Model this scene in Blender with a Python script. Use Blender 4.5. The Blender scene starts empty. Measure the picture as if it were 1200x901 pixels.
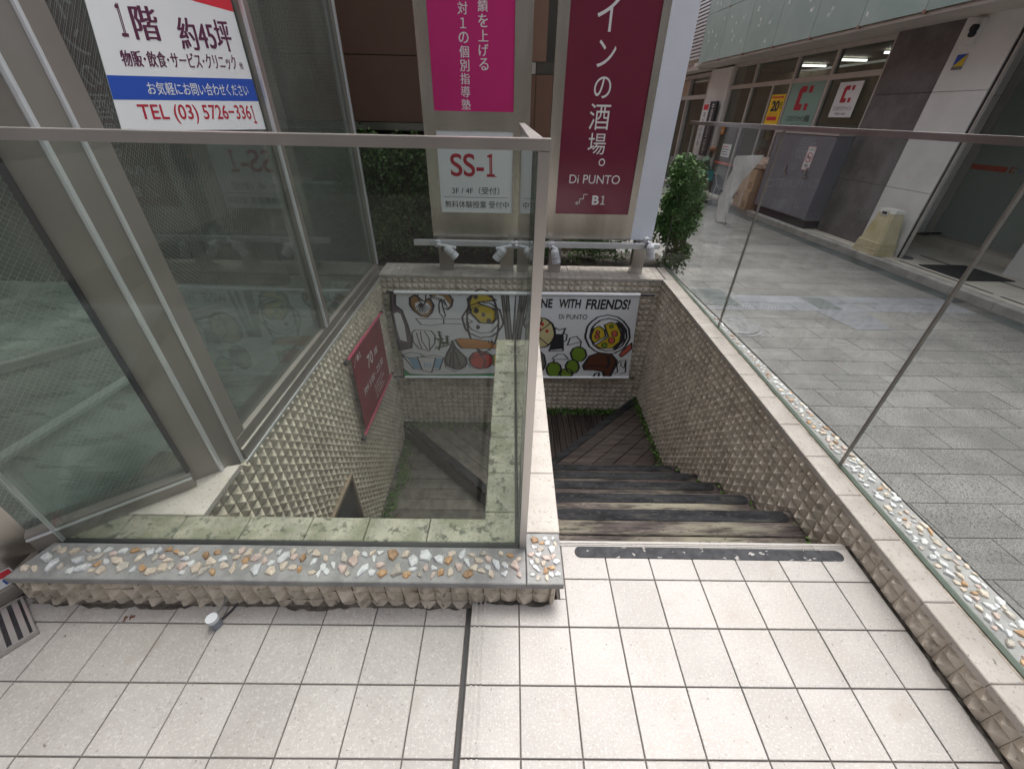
import bpy, bmesh, math, random
from mathutils import Vector, Matrix
from mathutils.geometry import tessellate_polygon
random.seed(7)
sc = bpy.context.scene
COL = sc.collection

# ------------------------------------------------------------------ camera
cam_d = bpy.data.cameras.new('camera')
cam = bpy.data.objects.new('camera', cam_d)
COL.objects.link(cam)
cam_d.sensor_width = 36.0
cam_d.lens = 485.59 / 1200 * 36
cam_d.clip_start = 0.02
cam_d.clip_end = 400
CR = Matrix(((0.99984196, -0.01547144, -0.00875782), (0.00168776, 0.57299354, -0.81955815), (0.01769792, 0.81941384, 0.57292909)))
cam.matrix_world = Matrix.Translation((0, 0, 1.5)) @ CR.to_4x4()
sc.camera = cam

# ------------------------------------------------------------------ world, sun, exposure
W0 = bpy.data.worlds.new('World')
sc.world = W0
W0.use_nodes = True
nt = W0.node_tree
bg = nt.nodes['Background']
sky = nt.nodes.new('ShaderNodeTexSky')
sky.sky_type = 'NISHITA'
sky.sun_disc = False
SUN_EL, SUN_AZ = 71, 20           # azimuth measured from +Y towards +X
sky.sun_elevation = math.radians(SUN_EL)
sky.sun_rotation = math.radians(SUN_AZ)
sky.air_density = 1.0
sky.dust_density = 6.0
sky.ozone_density = 1.0
hs = nt.nodes.new('ShaderNodeHueSaturation')
hs.inputs['Saturation'].default_value = 0.32
nt.links.new(sky.outputs[0], hs.inputs['Color'])
nt.links.new(hs.outputs[0], bg.inputs['Color'])
bg.inputs['Strength'].default_value = 0.15
sd = bpy.data.lights.new('sun', 'SUN')
sd.energy = 1.6
sd.angle = math.radians(25)
sd.color = (1.0, 0.975, 0.94)
so = bpy.data.objects.new('sun', sd)
COL.objects.link(so)
el, az = math.radians(SUN_EL), math.radians(SUN_AZ)
sdir = Vector((math.sin(az) * math.cos(el), math.cos(az) * math.cos(el), math.sin(el)))
so.rotation_euler = sdir.to_track_quat('Z', 'Y').to_euler()
sc.view_settings.view_transform = 'Standard'
sc.view_settings.look = 'None'
sc.view_settings.gamma = 1
sc.view_settings.exposure = 0.85

# ------------------------------------------------------------------ street frame (the street falls and turns a little)
TT, SS, SY = -0.05804, -0.03213, 8.0
def W(x, y, z):
    return (x + TT * (y - SY), y, z + SS * (y - SY))
def ID(x, y, z):
    return (x, y, z)

# ------------------------------------------------------------------ materials
def new_mat(name):
    m = bpy.data.materials.new(name)
    m.use_nodes = True
    m.node_tree.nodes.clear()
    return m, m.node_tree.nodes, m.node_tree.links
def pos_node(N, L, scale=(1, 1, 1), rotz=0):
    g = N.new('ShaderNodeNewGeometry')
    mp = N.new('ShaderNodeMapping')
    mp.inputs['Scale'].default_value = scale
    mp.inputs['Rotation'].default_value = (0, 0, rotz)
    L.new(g.outputs['Position'], mp.inputs['Vector'])
    return mp.outputs[0]
def noise(N, L, vec, scale, detail=4, rough=0.6):
    n = N.new('ShaderNodeTexNoise')
    n.inputs['Scale'].default_value = scale
    n.inputs['Detail'].default_value = detail
    n.inputs['Roughness'].default_value = rough
    L.new(vec, n.inputs['Vector'])
    return n.outputs[0]
def ramp(N, L, v, lo, hi, smooth=True):
    r = N.new('ShaderNodeMapRange')
    r.inputs['From Min'].default_value = lo
    r.inputs['From Max'].default_value = hi
    if smooth: r.interpolation_type = 'SMOOTHSTEP'
    L.new(v, r.inputs['Value'])
    return r.outputs[0]
def mixc(N, L, f, a, b, bt='MIX'):
    m = N.new('ShaderNodeMix')
    m.data_type = 'RGBA'
    m.blend_type = bt
    for sock, v in ((m.inputs[0], f), (m.inputs[6], a), (m.inputs[7], b)):
        if isinstance(v, (int, float)): sock.default_value = v
        elif isinstance(v, tuple): sock.default_value = (*v[:3], 1)
        else: L.new(v, sock)
    return m.outputs[2]
def mth(N, L, op, a, b=None):
    m = N.new('ShaderNodeMath')
    m.operation = op
    for i, v in enumerate((a, b)):
        if v is None: continue
        if isinstance(v, (int, float)): m.inputs[i].default_value = v
        else: L.new(v, m.inputs[i])
    return m.outputs[0]
def surf(name, c1, c2=None, scale=6, rough=0.6, metal=0.0, rotz=0, bump=0.0, bscale=60, stretch=(1, 1, 1), spots=(), vary=0.0, cell=0.0, spec=0.5, lo=0.35, hi=0.65, bdist=0.004):
    """mottled material in world coordinates; spots = (scale, lo, hi, colour, amount, stretch)"""
    m, N, L = new_mat(name)
    b = N.new('ShaderNodeBsdfPrincipled')
    o = N.new('ShaderNodeOutputMaterial')
    L.new(b.outputs[0], o.inputs[0])
    v = pos_node(N, L, stretch, rotz)
    col = c1
    if c2 is not None:
        col = mixc(N, L, ramp(N, L, noise(N, L, v, scale), lo, hi), c1, c2)
    for sp in spots:
        sv = pos_node(N, L, sp[5]) if len(sp) > 5 else v
        f = mth(N, L, 'MULTIPLY', ramp(N, L, noise(N, L, sv, sp[0], 3), sp[1], sp[2]), sp[4])
        col = mixc(N, L, f, col, sp[3])
    if vary:
        oi = N.new('ShaderNodeObjectInfo')
        k = mth(N, L, 'ADD', mth(N, L, 'MULTIPLY', oi.outputs['Random'], 2 * vary), 1 - vary)
        cc = N.new('ShaderNodeCombineColor')
        for i in range(3): L.new(k, cc.inputs[i])
        col = mixc(N, L, 1.0, col, cc.outputs[0], 'MULTIPLY')
    if cell:
        g = N.new('ShaderNodeNewGeometry')
        sv = N.new('ShaderNodeVectorMath'); sv.operation = 'SCALE'; sv.inputs[3].default_value = 1 / 0.058
        L.new(g.outputs['Position'], sv.inputs[0])
        fl = N.new('ShaderNodeVectorMath'); fl.operation = 'FLOOR'
        L.new(sv.outputs[0], fl.inputs[0])
        wn = N.new('ShaderNodeTexWhiteNoise')
        L.new(fl.outputs[0], wn.inputs['Vector'])
        k = mth(N, L, 'ADD', mth(N, L, 'MULTIPLY', wn.outputs['Value'], 2 * cell), 1 - cell)
        cc = N.new('ShaderNodeCombineColor')
        for i in range(3): L.new(k, cc.inputs[i])
        col = mixc(N, L, 1.0, col, cc.outputs[0], 'MULTIPLY')
    if isinstance(col, tuple): b.inputs['Base Color'].default_value = (*col, 1)
    else: L.new(col, b.inputs['Base Color'])
    b.inputs['Roughness'].default_value = rough
    b.inputs['Metallic'].default_value = metal
    b.inputs['Specular IOR Level'].default_value = spec
    if bump:
        bn = N.new('ShaderNodeBump')
        bn.inputs['Strength'].default_value = bump
        bn.inputs['Distance'].default_value = bdist
        L.new(noise(N, L, v, bscale, 5), bn.inputs['Height'])
        L.new(bn.outputs[0], b.inputs['Normal'])
    return m
def emit(name, col, s):
    m, N, L = new_mat(name)
    e = N.new('ShaderNodeEmission')
    e.inputs[0].default_value = (*col, 1)
    e.inputs[1].default_value = s
    o = N.new('ShaderNodeOutputMaterial')
    L.new(e.outputs[0], o.inputs[0])
    return m
def glass(name, tint, haze=0.02, hazecol=(.5, .52, .5), f0=0.045, wire=None, dirt=0.0):
    m, N, L = new_mat(name)
    o = N.new('ShaderNodeOutputMaterial')
    g = N.new('ShaderNodeNewGeometry')
    dt = N.new('ShaderNodeVectorMath'); dt.operation = 'DOT_PRODUCT'
    L.new(g.outputs['Normal'], dt.inputs[0]); L.new(g.outputs['Incoming'], dt.inputs[1])
    c = mth(N, L, 'ABSOLUTE', dt.outputs['Value'])
    q = mth(N, L, 'POWER', mth(N, L, 'SUBTRACT', 1.0, c), 5.0)
    fr = mth(N, L, 'ADD', mth(N, L, 'MULTIPLY', q, 1 - f0), f0)
    tr = N.new('ShaderNodeBsdfTransparent'); tr.inputs[0].default_value = (*tint, 1)
    gl = N.new('ShaderNodeBsdfGlossy'); gl.inputs['Roughness'].default_value = 0.0
    df = N.new('ShaderNodeBsdfDiffuse'); df.inputs[0].default_value = (*hazecol, 1)
    m1 = N.new('ShaderNodeMixShader')
    v = pos_node(N, L)
    hz = mth(N, L, 'MULTIPLY', ramp(N, L, noise(N, L, v, 3.0, 5), 0.35, 0.75), dirt)
    hz = mth(N, L, 'ADD', hz, haze)
    L.new(hz, m1.inputs[0]); L.new(tr.outputs[0], m1.inputs[1]); L.new(df.outputs[0], m1.inputs[2])
    last = m1.outputs[0]
    if wire:   # a fine diamond wire net cast in the glass
        cell, wdt, axis = wire
        sx = N.new('ShaderNodeSeparateXYZ'); L.new(g.outputs['Position'], sx.inputs[0])
        u = sx.outputs[axis] if axis < 2 else mth(N, L, 'MULTIPLY', mth(N, L, 'ADD', sx.outputs[0], sx.outputs[1]), 0.72)
        z = sx.outputs[2]
        ms = []
        for op in ('ADD', 'SUBTRACT'):
            t = mth(N, L, op, mth(N, L, 'MULTIPLY', u, 1.15), z)
            t = mth(N, L, 'FRACT', mth(N, L, 'DIVIDE', mth(N, L, 'ADD', t, 20.0), cell))
            ms.append(mth(N, L, 'LESS_THAN', t, wdt / cell))
        mk = mth(N, L, 'MULTIPLY', mth(N, L, 'MAXIMUM', ms[0], ms[1]), 0.6)
        wd = N.new('ShaderNodeBsdfDiffuse'); wd.inputs[0].default_value = (.42, .42, .40, 1)
        m3 = N.new('ShaderNodeMixShader')
        L.new(mk, m3.inputs[0]); L.new(last, m3.inputs[1]); L.new(wd.outputs[0], m3.inputs[2])
        last = m3.outputs[0]
    m2 = N.new('ShaderNodeMixShader')
    L.new(fr, m2.inputs[0]); L.new(last, m2.inputs[1]); L.new(gl.outputs[0], m2.inputs[2])
    L.new(m2.outputs[0], o.inputs[0])
    return m

M = {}
M['tile'] = surf('terrace_tile', (.324, .303, .285), (.362, .341, .322), 5, .5, bump=.35, bscale=90, vary=.06,
                 spots=((110, .63, .70, (.20, .165, .14), .75), (2.2, .48, .72, (.33, .30, .275), .6), (150, .52, .66, (.52, .50, .48), .45), (7, .60, .74, (.30, .265, .23), .5), (60, .69, .72, (.12, .10, .09), .8)))
M['grout'] = surf('dark_grout', (.075, .065, .06), (.12, .105, .098), 14, .9, bump=.3)
M['grimem'] = surf('dark_grime', (.045, .038, .032), (.10, .088, .075), 40, .95, bump=.8, bscale=120)
M['trav'] = surf('travertine', (.42, .378, .34), (.49, .45, .41), 7, .55, bump=.5, bscale=120, vary=.04,
                 spots=((95, .60, .68, (.24, .21, .18), .75), (14, .60, .78, (.40, .35, .28), .45), (42, .66, .72, (.05, .05, .045), .7)))
M['travmoss'] = surf('weathered_travertine', (.25, .24, .19), (.35, .335, .27), 9, .7, bump=.6, bscale=110, vary=.05,
                     spots=((90, .57, .66, (.13, .125, .10), .8), (8, .48, .62, (.17, .175, .115), .75), (22, .54, .66, (.045, .05, .035), .8)))
PYR = dict(spots=((18, .56, .72, (.16, .13, .10), .55), (60, .62, .72, (.10, .085, .07), .6), (3.0, .52, .72, (.30, .26, .21), .4)))
M['pyr'] = surf('pyramid_stone', (.54, .47, .39), (.67, .60, .51), 9, .75, bump=.5, bscale=140, cell=.13, **PYR)
M['pyrl'] = surf('pyramid_stone_pale', (.50, .44, .35), (.60, .54, .44), 9, .75, bump=.5, bscale=140, cell=.10, **PYR)
M['pyrk'] = surf('kerb_stone', (.42, .36, .29), (.54, .47, .39), 14, .75, bump=.7, bscale=90, cell=.12,
                 spots=((12, .54, .68, (.24, .20, .15), .6), (45, .60, .70, (.06, .055, .045), .7), (7, .62, .72, (.05, .05, .04), .8)))
M['mortar'] = surf('wall_mortar', (.10, .085, .07), (.17, .145, .12), 20, .95)
M['slab'] = surf('pebble_concrete', (.215, .212, .208), (.30, .295, .288), 18, .7, bump=.4, bscale=150, spots=((60, .55, .7, (.22, .23, .24), .5),))
PC = {'pw': ((.50, .515, .53), (.62, .62, .61)), 'pc': ((.48, .40, .32), (.60, .52, .43)), 'po': ((.36, .20, .09), (.50, .33, .19)),
      'pp': ((.45, .34, .30), (.55, .44, .39)), 'pg': ((.34, .31, .27), (.48, .44, .38)), 'pb': ((.22, .14, .08), (.36, .22, .12))}
for k, (a, b_) in PC.items():
    M[k] = surf('pebble_' + {'pw': 'white', 'pc': 'cream', 'po': 'ochre', 'pp': 'pink', 'pg': 'grey', 'pb': 'brown'}[k], a, b_, 60, .5, bump=.5, bscale=260,
                spots=((150, .6, .7, (.25, .18, .12), .5),), vary=.1)
M['steel'] = surf('stainless_steel', (.60, .575, .555), (.46, .44, .425), 2.2, .34, metal=.95, bump=.05, bscale=40, stretch=(1, 1, .2), vary=.03)
M['steelp'] = surf('brushed_sign_frame', (.62, .585, .53), (.50, .465, .42), 2.5, .27, metal=.9, bump=.03, stretch=(3, 3, .5),
                   spots=((3, .5, .8, (.40, .36, .31), .4, (2.5, 2.5, .3)),))
M['bronze'] = surf('bronze_window_frame', (.25, .228, .205), (.285, .26, .235), 3, .42, metal=.35, vary=.04)
M['alu'] = surf('pale_aluminium_bead', (.62, .63, .66), (.70, .71, .73), 5, .35, metal=.4)
M['black'] = surf('black_rubber', (.018, .018, .02), (.03, .03, .03), 10, .6)
M['strip'] = surf('anti_slip_paint', (.026, .027, .031), (.048, .05, .056), 30, .8, bump=.6, bscale=400,
                  spots=((22, .625, .645, (.40, .38, .36), .9, (1, 1.6, 1)),))
M['stripw'] = surf('worn_anti_slip_paint', (.012, .0125, .014), (.028, .029, .032), 12, .92, spec=.15, bump=.6, bscale=300, stretch=(.5, 2, 2),
                   spots=((9, .55, .75, (.10, .097, .08), .5, (.4, 2, 2)), (60, .56, .66, (.07, .068, .06), .6)))
def wood(name, dark, mid, pale, amt, rot=None):
    return surf(name, dark, mid, 12, .85, spec=.2, bump=1.0, bscale=60, stretch=(.35, 2.4, 2.4), vary=.12, bdist=.004,
                spots=((4.5, .49, .66, pale, amt, (.35, 1.3, 1.3)), (40, .52, .62, pale, amt * .4, (.3, 1.6, 1.6)), (30, .57, .66, (.02, .018, .016), .85, (.2, 2, 2)), (80, .60, .68, (.03, .026, .022), .7, (.5, 1, 1))))
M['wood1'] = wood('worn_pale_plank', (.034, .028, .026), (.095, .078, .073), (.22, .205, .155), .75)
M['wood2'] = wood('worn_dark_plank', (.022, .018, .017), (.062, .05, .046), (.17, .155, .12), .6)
M['woodd'] = surf('wet_dark_plank', (.028, .022, .02), (.060, .045, .04), 10, .5, bump=.8, bscale=50, stretch=(1, 1, 1), vary=.25,
                  spots=((40, .58, .7, (.09, .08, .07), .5), (3, .5, .7, (.05, .024, .02), .6)))
WD = dict(spots=((40, .54, .66, (.10, .082, .068), .8, (.12, 2, 2)), (9, .5, .7, (.060, .026, .022), .6, (.3, 1, 1)), (60, .6, .68, (.01, .009, .008), .8, (.1, 2, 2))))
M['woodA'] = surf('wet_dark_plank_diagonal', (.024, .019, .017), (.062, .048, .042), 16, .75, spec=.25, bump=1.0, bscale=60, stretch=(.15, 2, 2), rotz=-math.atan2(1.33, 1.37), vary=.25, spots=((40, .54, .66, (.10, .082, .068), .6), (3, .5, .7, (.055, .026, .022), .6)))
M['woodB'] = surf('wet_dark_plank_lengthwise', (.024, .019, .017), (.058, .045, .040), 16, .75, spec=.25, bump=1.0, bscale=60, stretch=(2, .15, 2), vary=.25, spots=((40, .54, .66, (.09, .075, .064), .6),))
M['wooddl'] = surf('lower_flight_plank', (.095, .082, .07), (.16, .142, .12), 10, .55, bump=.8, bscale=50, vary=.2,
                   spots=((40, .58, .7, (.16, .15, .13), .5),))
M['framew'] = surf('worn_wood_frame', (.19, .14, .10), (.26, .20, .14), 9, .6)
M['moss'] = surf('moss_leaf', (.06, .13, .025), (.12, .22, .045), 30, .6)
M['leafd'] = surf('dark_hedge_leaf', (.05, .10, .03), (.10, .18, .05), 9, .5)
M['leafb'] = surf('bright_hedge_leaf', (.035, .095, .02), (.09, .17, .04), 14, .7)
M['twig'] = surf('hedge_twig', (.09, .065, .04), (.14, .1, .07), 20, .8)
M['soil'] = surf('planter_soil', (.03, .026, .022), (.06, .05, .04), 12, .95, bump=.8, bscale=70)
M['glassr'] = glass('railing_glass', (.90, .93, .905), haze=.004, hazecol=(.5, .55, .5), dirt=.01, f0=.03)
M['glassR'] = glass('clear_railing_glass', (.95, .965, .96), haze=.003, hazecol=(.6, .6, .6), dirt=.01, f0=.03)
M['glassw'] = glass('wired_window_glass', (.80, .85, .82), haze=.03, hazecol=(.44, .48, .45), dirt=.06, wire=(.021, .0011, 1), f0=.09)  # haze and dirt partly a painted veil that lightens the dark panes
M['glassw2'] = glass('wired_window_glass_angled', (.80, .86, .83), haze=.05, hazecol=(.46, .52, .48), dirt=.08, wire=(.021, .0011, 2), f0=.08)  # same pale veil in the haze, a little stronger for the angled bay
M['glasss'] = glass('shop_glass', (.66, .70, .68), haze=.05, hazecol=(.3, .33, .31), f0=.05)
M['glassg'] = glass('frosted_green_shop_glass', (.34, .42, .38), haze=.85, hazecol=(.46, .52, .48), f0=.05)
M['edge'] = surf('green_glass_edge', (.10, .125, .10), (.14, .165, .135), 4, .3)
M['white'] = surf('white_poster_sheet', (.72, .74, .76), (.77, .78, .79), 2, .45)
M['whitep'] = surf('white_painted_panel', (.70, .72, .80), (.74, .76, .83), 2, .35)
M['red'] = surf('red_print', (.62, .03, .05), None, rough=.5)
M['dred'] = surf('dark_red_print', (.42, .02, .04), None, rough=.5)
M['blue'] = surf('blue_print', (.02, .08, .42), None, rough=.5)
M['ink'] = surf('dark_print', (.03, .028, .035), None, rough=.6)
M['plum'] = surf('plum_print', (.10, .02, .06), None, rough=.6)
M['magenta'] = surf('magenta_sign_face', (.62, .03, .20), (.58, .028, .185), 2, .12, spec=.6)
M['burg'] = surf('burgundy_sign_face', (.17, .020, .048), (.185, .023, .052), 2, .10, spec=.6)
M['wprint'] = surf('white_print', (.78, .76, .76), None, rough=.5)
M['rbann'] = surf('red_banner_cloth', (.20, .012, .025), (.25, .018, .032), 4, .7, bump=.3, bscale=20)
M['rrod'] = surf('red_banner_hem', (.38, .05, .10), None, rough=.4)
M['cloth'] = surf('white_banner_cloth', (.80, .82, .86), (.84, .86, .89), 3, .6, bump=.35, bscale=9)
for n, c in dict(yel=(.62, .46, .03), org=(.62, .25, .05), tom=(.60, .045, .03), grn=(.18, .30, .03), dgrn=(.02, .30, .09), pur=(.13, .09, .13), brn=(.13, .045, .025), tan=(.35, .19, .07), crm=(.68, .60, .32), lbl=(.30, .50, .70), gry=(.17, .17, .16), herb=(.05, .13, .03), coral=(.60, .12, .08)).items():
    M[n] = surf('print_' + {'yel': 'yellow', 'org': 'orange', 'tom': 'tomato_red', 'grn': 'olive_green', 'dgrn': 'green', 'pur': 'aubergine', 'brn': 'brown', 'tan': 'tan', 'crm': 'cream', 'lbl': 'light_blue', 'gry': 'grey', 'herb': 'herb_green', 'coral': 'coral'}[n], c, None, rough=.65)
M['lampg'] = surf('grey_lamp_housing', (.55, .56, .60), (.62, .63, .66), 8, .45, metal=.1)
M['brown'] = surf('brown_cladding', (.19, .105, .078), (.21, .12, .09), 2, .45)
M['brown2'] = surf('light_brown_cladding', (.24, .14, .105), (.27, .16, .12), 2, .5)
M['concf'] = surf('shop_floor_concrete', (.27, .31, .29), (.48, .52, .49), 2.2, .35, bump=.2, spots=((1.6, .48, .62, (.16, .18, .17), .7), (7, .55, .62, (.10, .11, .10), .6, (.5, 1.6, 1))))
M['dwall'] = surf('dark_interior_wall', (.07, .065, .058), (.09, .083, .075), 3, .8)
M['paver'] = surf('grey_paver', (.165, .162, .156), (.21, .206, .198), 3, .9, spec=.12, bump=.5, bscale=160, vary=.07,
                  spots=((110, .50, .60, (.055, .054, .052), .8), (140, .57, .67, (.36, .35, .335), .75), (.9, .45, .7, (.095, .095, .095), .5)))
M['paverg'] = surf('granite_paver', (.17, .176, .19), (.21, .216, .23), 3, .9, spec=.12, bump=.4, bscale=160, vary=.07, spots=((110, .52, .62, (.08, .08, .085), .7), (140, .58, .68, (.38, .38, .39), .6)))
M['joint'] = surf('paver_joint', (.09, .088, .085), (.13, .125, .12), 6, .95)
M['dstrip'] = surf('dark_drain_stone', (.06, .072, .072), (.09, .102, .10), 3, .7, bump=.4, bscale=120, vary=.1)
M['kerbs'] = surf('street_kerb_stone', (.30, .29, .275), (.40, .385, .36), 4, .8, bump=.4, vary=.08)
M['pvt'] = surf('cream_pavement_tile', (.60, .56, .48), (.66, .62, .54), 3, .55, bump=.15, vary=.05, spots=((3, .55, .75, (.42, .38, .32), .4),))
M['iron'] = surf('cast_iron_cover', (.13, .135, .14), (.2, .2, .2), 12, .6, metal=.3, bump=.6)
M['faded'] = surf('faded_road_paint', (.17, .175, .195), (.14, .144, .155), 12, .9, spec=.12, bump=.4, bscale=160, spots=((200, .5, .6, (.18, .18, .18), .7),))
M['granite'] = surf('dark_granite_cladding', (.115, .105, .11), (.17, .155, .165), 3, .5, bump=.15, bscale=200, vary=.06, spots=((150, .56, .66, (.24, .22, .23), .5), (22, .56, .7, (.10, .08, .08), .5)))
M['wtile'] = surf('white_wall_panel', (.66, .67, .665), (.72, .725, .72), 2, .4, vary=.03)
M['mint'] = surf('mint_glass_panel', (.30, .395, .375), (.34, .43, .41), 2, .22, vary=.06)
M['mark'] = surf('white_panel_mark', (.72, .76, .75), None, rough=.5)
M['soffit'] = surf('canopy_soffit', (.52, .47, .43), (.56, .51, .47), 2, .6)
M['sframe'] = surf('shop_aluminium_frame', (.50, .48, .46), (.55, .53, .51), 3, .4, metal=.3)
M['cab'] = surf('grey_steel_cabinet', (.20, .215, .25), (.225, .24, .275), 2, .4, metal=.15, vary=.05, spots=((5, .55, .8, (.17, .18, .21), .4, (2, 2, .4)),))
M['card'] = surf('brown_cardboard', (.42, .28, .17), (.48, .33, .21), 5, .8, vary=.08)
M['paperb'] = surf('crumpled_brown_paper', (.50, .39, .31), (.58, .46, .37), 12, .75, bump=.6, bscale=20)
M['binp'] = surf('yellowed_plastic', (.56, .49, .30), (.64, .575, .40), 4, .5, spots=((5, .5, .7, (.45, .37, .14), .5, (1, 1, .5)), (30, .6, .72, (.3, .25, .12), .5)))
M['binw'] = surf('white_plastic_top', (.72, .71, .66), (.78, .77, .72), 5, .4)
M['postg'] = surf('mint_poster', (.24, .38, .33), None, rough=.5)
M['yelp'] = surf('yellow_poster', (.85, .55, .02), None, rough=.5)
M['mat'] = surf('black_mesh_mat', (.02, .02, .022), (.035, .035, .037), 60, .8, bump=.9, bscale=150)
M['skin'] = surf('skin', (.50, .32, .24), None, rough=.5)
M['cap'] = surf('brown_cap_cloth', (.22, .11, .06), None, rough=.8)
M['jacket'] = surf('green_jacket_cloth', (.055, .10, .065), (.08, .13, .09), 9, .8)
M['trous'] = surf('grey_trousers_cloth', (.30, .32, .35), (.36, .38, .41), 9, .8)
M['teal'] = surf('teal_bag_cloth', (.02, .26, .30), None, rough=.6)
M['navy'] = surf('dark_stroller_cloth', (.02, .024, .032), None, rough=.7)
M['hair'] = surf('dark_hair', (.03, .02, .015), None, rough=.6)
M['lamp'] = emit('lit_tube', (1.0, .97, .88), 3.0)
M['warm'] = surf('shop_back_wall', (.42, .36, .28), (.52, .45, .35), 2, .7)
M['shopf'] = surf('shop_floor', (.5, .46, .4), None, rough=.4)
M['plas'] = glass('clear_plastic_sheet', (.72, .74, .73), haze=.62, hazecol=(.80, .82, .82), dirt=.3, f0=.06)
GOODS = []
for i, c in enumerate([(.6, .12, .08), (.7, .62, .5), (.15, .2, .35), (.65, .5, .12), (.25, .35, .2), (.55, .3, .35)]):
    M['gd%d' % i] = surf('shelf_goods_colour', c, None, rough=.5); GOODS.append('gd%d' % i)

# ------------------------------------------------------------------ geometry helpers
class B:
    def __init__(s, f=ID):
        s.v = []; s.fc = []; s.mi = []; s.f = f; s.mats = []
    def m(s, k):
        if k not in s.mats: s.mats.append(k)
        return s.mats.index(k)
    def face(s, pts, mk):
        n = len(s.v)
        s.v += [s.f(*p) for p in pts]
        s.fc.append(tuple(range(n, n + len(pts)))); s.mi.append(s.m(mk))
    def raw(s, vs, fs, mk):
        n = len(s.v); s.v += [s.f(*p) for p in vs]
        i = s.m(mk)
        for f in fs: s.fc.append(tuple(n + k for k in f)); s.mi.append(i)
    def box(s, x0, x1, y0, y1, z0, z1, mk, ch=0.0):
        s.prism([(x0, y0), (x1, y0), (x1, y1), (x0, y1)], z0, z1, mk, ch)
    def prism(s, poly, z0, z1, mk, ch=0.0):
        """vertical prism on an anticlockwise plan polygon, with a chamfered top edge"""
        n = len(poly)
        vs = [(x, y, z0) for x, y in poly]
        if ch > 0:
            vs += [(x, y, z1 - ch) for x, y in poly] + [(x, y, z1) for x, y in inset(poly, ch)]
            rings = 3
        else:
            vs += [(x, y, z1) for x, y in poly]; rings = 2
        fs = [tuple(range(n))[::-1], tuple(range((rings - 1) * n, rings * n))]
        for r in range(rings - 1):
            for i in range(n):
                j = (i + 1) % n
                fs.append((r * n + i, r * n + j, (r + 1) * n + j, (r + 1) * n + i))
        s.raw(vs, fs, mk)
    def extr(s, prof, axis, a0, a1, mk):
        """profile in the two other axes swept along axis"""
        n = len(prof)
        def P(u, w, a):
            return (a, u, w) if axis == 0 else ((u, a, w) if axis == 1 else (u, w, a))
        vs = [P(u, w, a0) for u, w in prof] + [P(u, w, a1) for u, w in prof]
        fs = [tuple(range(n)), tuple(range(n, 2 * n))[::-1]]
        for i in range(n):
            j = (i + 1) % n
            fs.append((i, n + i, n + j, j))
        s.raw(vs, fs, mk)
    def cyl(s, p0, p1, r0, mk, r1=None, n=12, caps=True):
        r1 = r0 if r1 is None else r1
        p0, p1 = Vector(p0), Vector(p1)
        d = (p1 - p0).normalized()
        a = d.orthogonal().normalized(); c = d.cross(a)
        vs = []
        for p, r in ((p0, r0), (p1, r1)):
            for i in range(n):
                t = 2 * math.pi * i / n
                vs.append(tuple(p + (a * math.cos(t) + c * math.sin(t)) * r))
        fs = [(i, (i + 1) % n, n + (i + 1) % n, n + i) for i in range(n)]
        if caps: fs += [tuple(range(n))[::-1], tuple(range(n, 2 * n))]
        s.raw(vs, fs, mk)
    def tube(s, pts, r, mk, n=8):
        for a, b_ in zip(pts, pts[1:]): s.cyl(a, b_, r, mk, n=n)
    def obox(s, c, ux, uy, uz, mk):
        """box with half axes ux, uy, uz"""
        c, ux, uy, uz = map(Vector, (c, ux, uy, uz))
        vs = []
        for a in (-1, 1):
            for b_ in (-1, 1):
                for d in (-1, 1): vs.append(tuple(c + ux * a + uy * b_ + uz * d))
        s.raw(vs, [(0, 1, 3, 2), (4, 6, 7, 5), (0, 4, 5, 1), (2, 3, 7, 6), (0, 2, 6, 4), (1, 5, 7, 3)], mk)
    def bar(s, p0, p1, w, h, mk, up=(0, 0, 1)):
        p0, p1 = Vector(p0), Vector(p1)
        d = (p1 - p0); u = Vector(up)
        sd_ = d.cross(u).normalized(); uu = sd_.cross(d).normalized()
        s.obox((p0 + p1) / 2, d / 2, sd_ * w / 2, uu * h / 2, mk)
def inset(poly, d):
    out = []; n = len(poly)
    for i in range(n):
        a, b_, c = Vector(poly[i - 1]), Vector(poly[i]), Vector(poly[(i + 1) % n])
        e0 = (b_ - a).normalized(); e1 = (c - b_).normalized()
        n0 = Vector((-e0.y, e0.x)); n1 = Vector((-e1.y, e1.x))
        k = (n0 + n1)
        k = k / max(.35, k.length_squared / 2)
        out.append(tuple(b_ + k * d))
    return out
def clip(poly, a, b_, c):
    """keep a*x + b*y <= c"""
    out = []
    n = len(poly)
    for i in range(n):
        p, q = poly[i], poly[(i + 1) % n]
        dp = a * p[0] + b_ * p[1] - c; dq = a * q[0] + b_ * q[1] - c
        if dp <= 0: out.append(p)
        if dp * dq < 0:
            t = dp / (dp - dq)
            out.append((p[0] + (q[0] - p[0]) * t, p[1] + (q[1] - p[1]) * t))
    return out
def mesh_of(name, b):
    me = bpy.data.meshes.new(name)
    me.from_pydata(b.v, [], b.fc)
    for k in b.mats: me.materials.append(M[k])
    for p, i in zip(me.polygons, b.mi): p.material_index = i
    me.update()
    bm = bmesh.new(); bm.from_mesh(me)
    bmesh.ops.recalc_face_normals(bm, faces=bm.faces)
    bm.to_mesh(me); bm.free()
    return me
def link(name, me, parent=None):
    o = bpy.data.objects.new(name, me)
    COL.objects.link(o)
    if parent is not None:
        o.parent = parent
        o.matrix_parent_inverse = parent_inv(parent)
    return o
def parent_inv(p):
    if p.type == 'EMPTY': return Matrix.Translation(-Vector(p.location))
    return Matrix.Identity(4)
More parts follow.
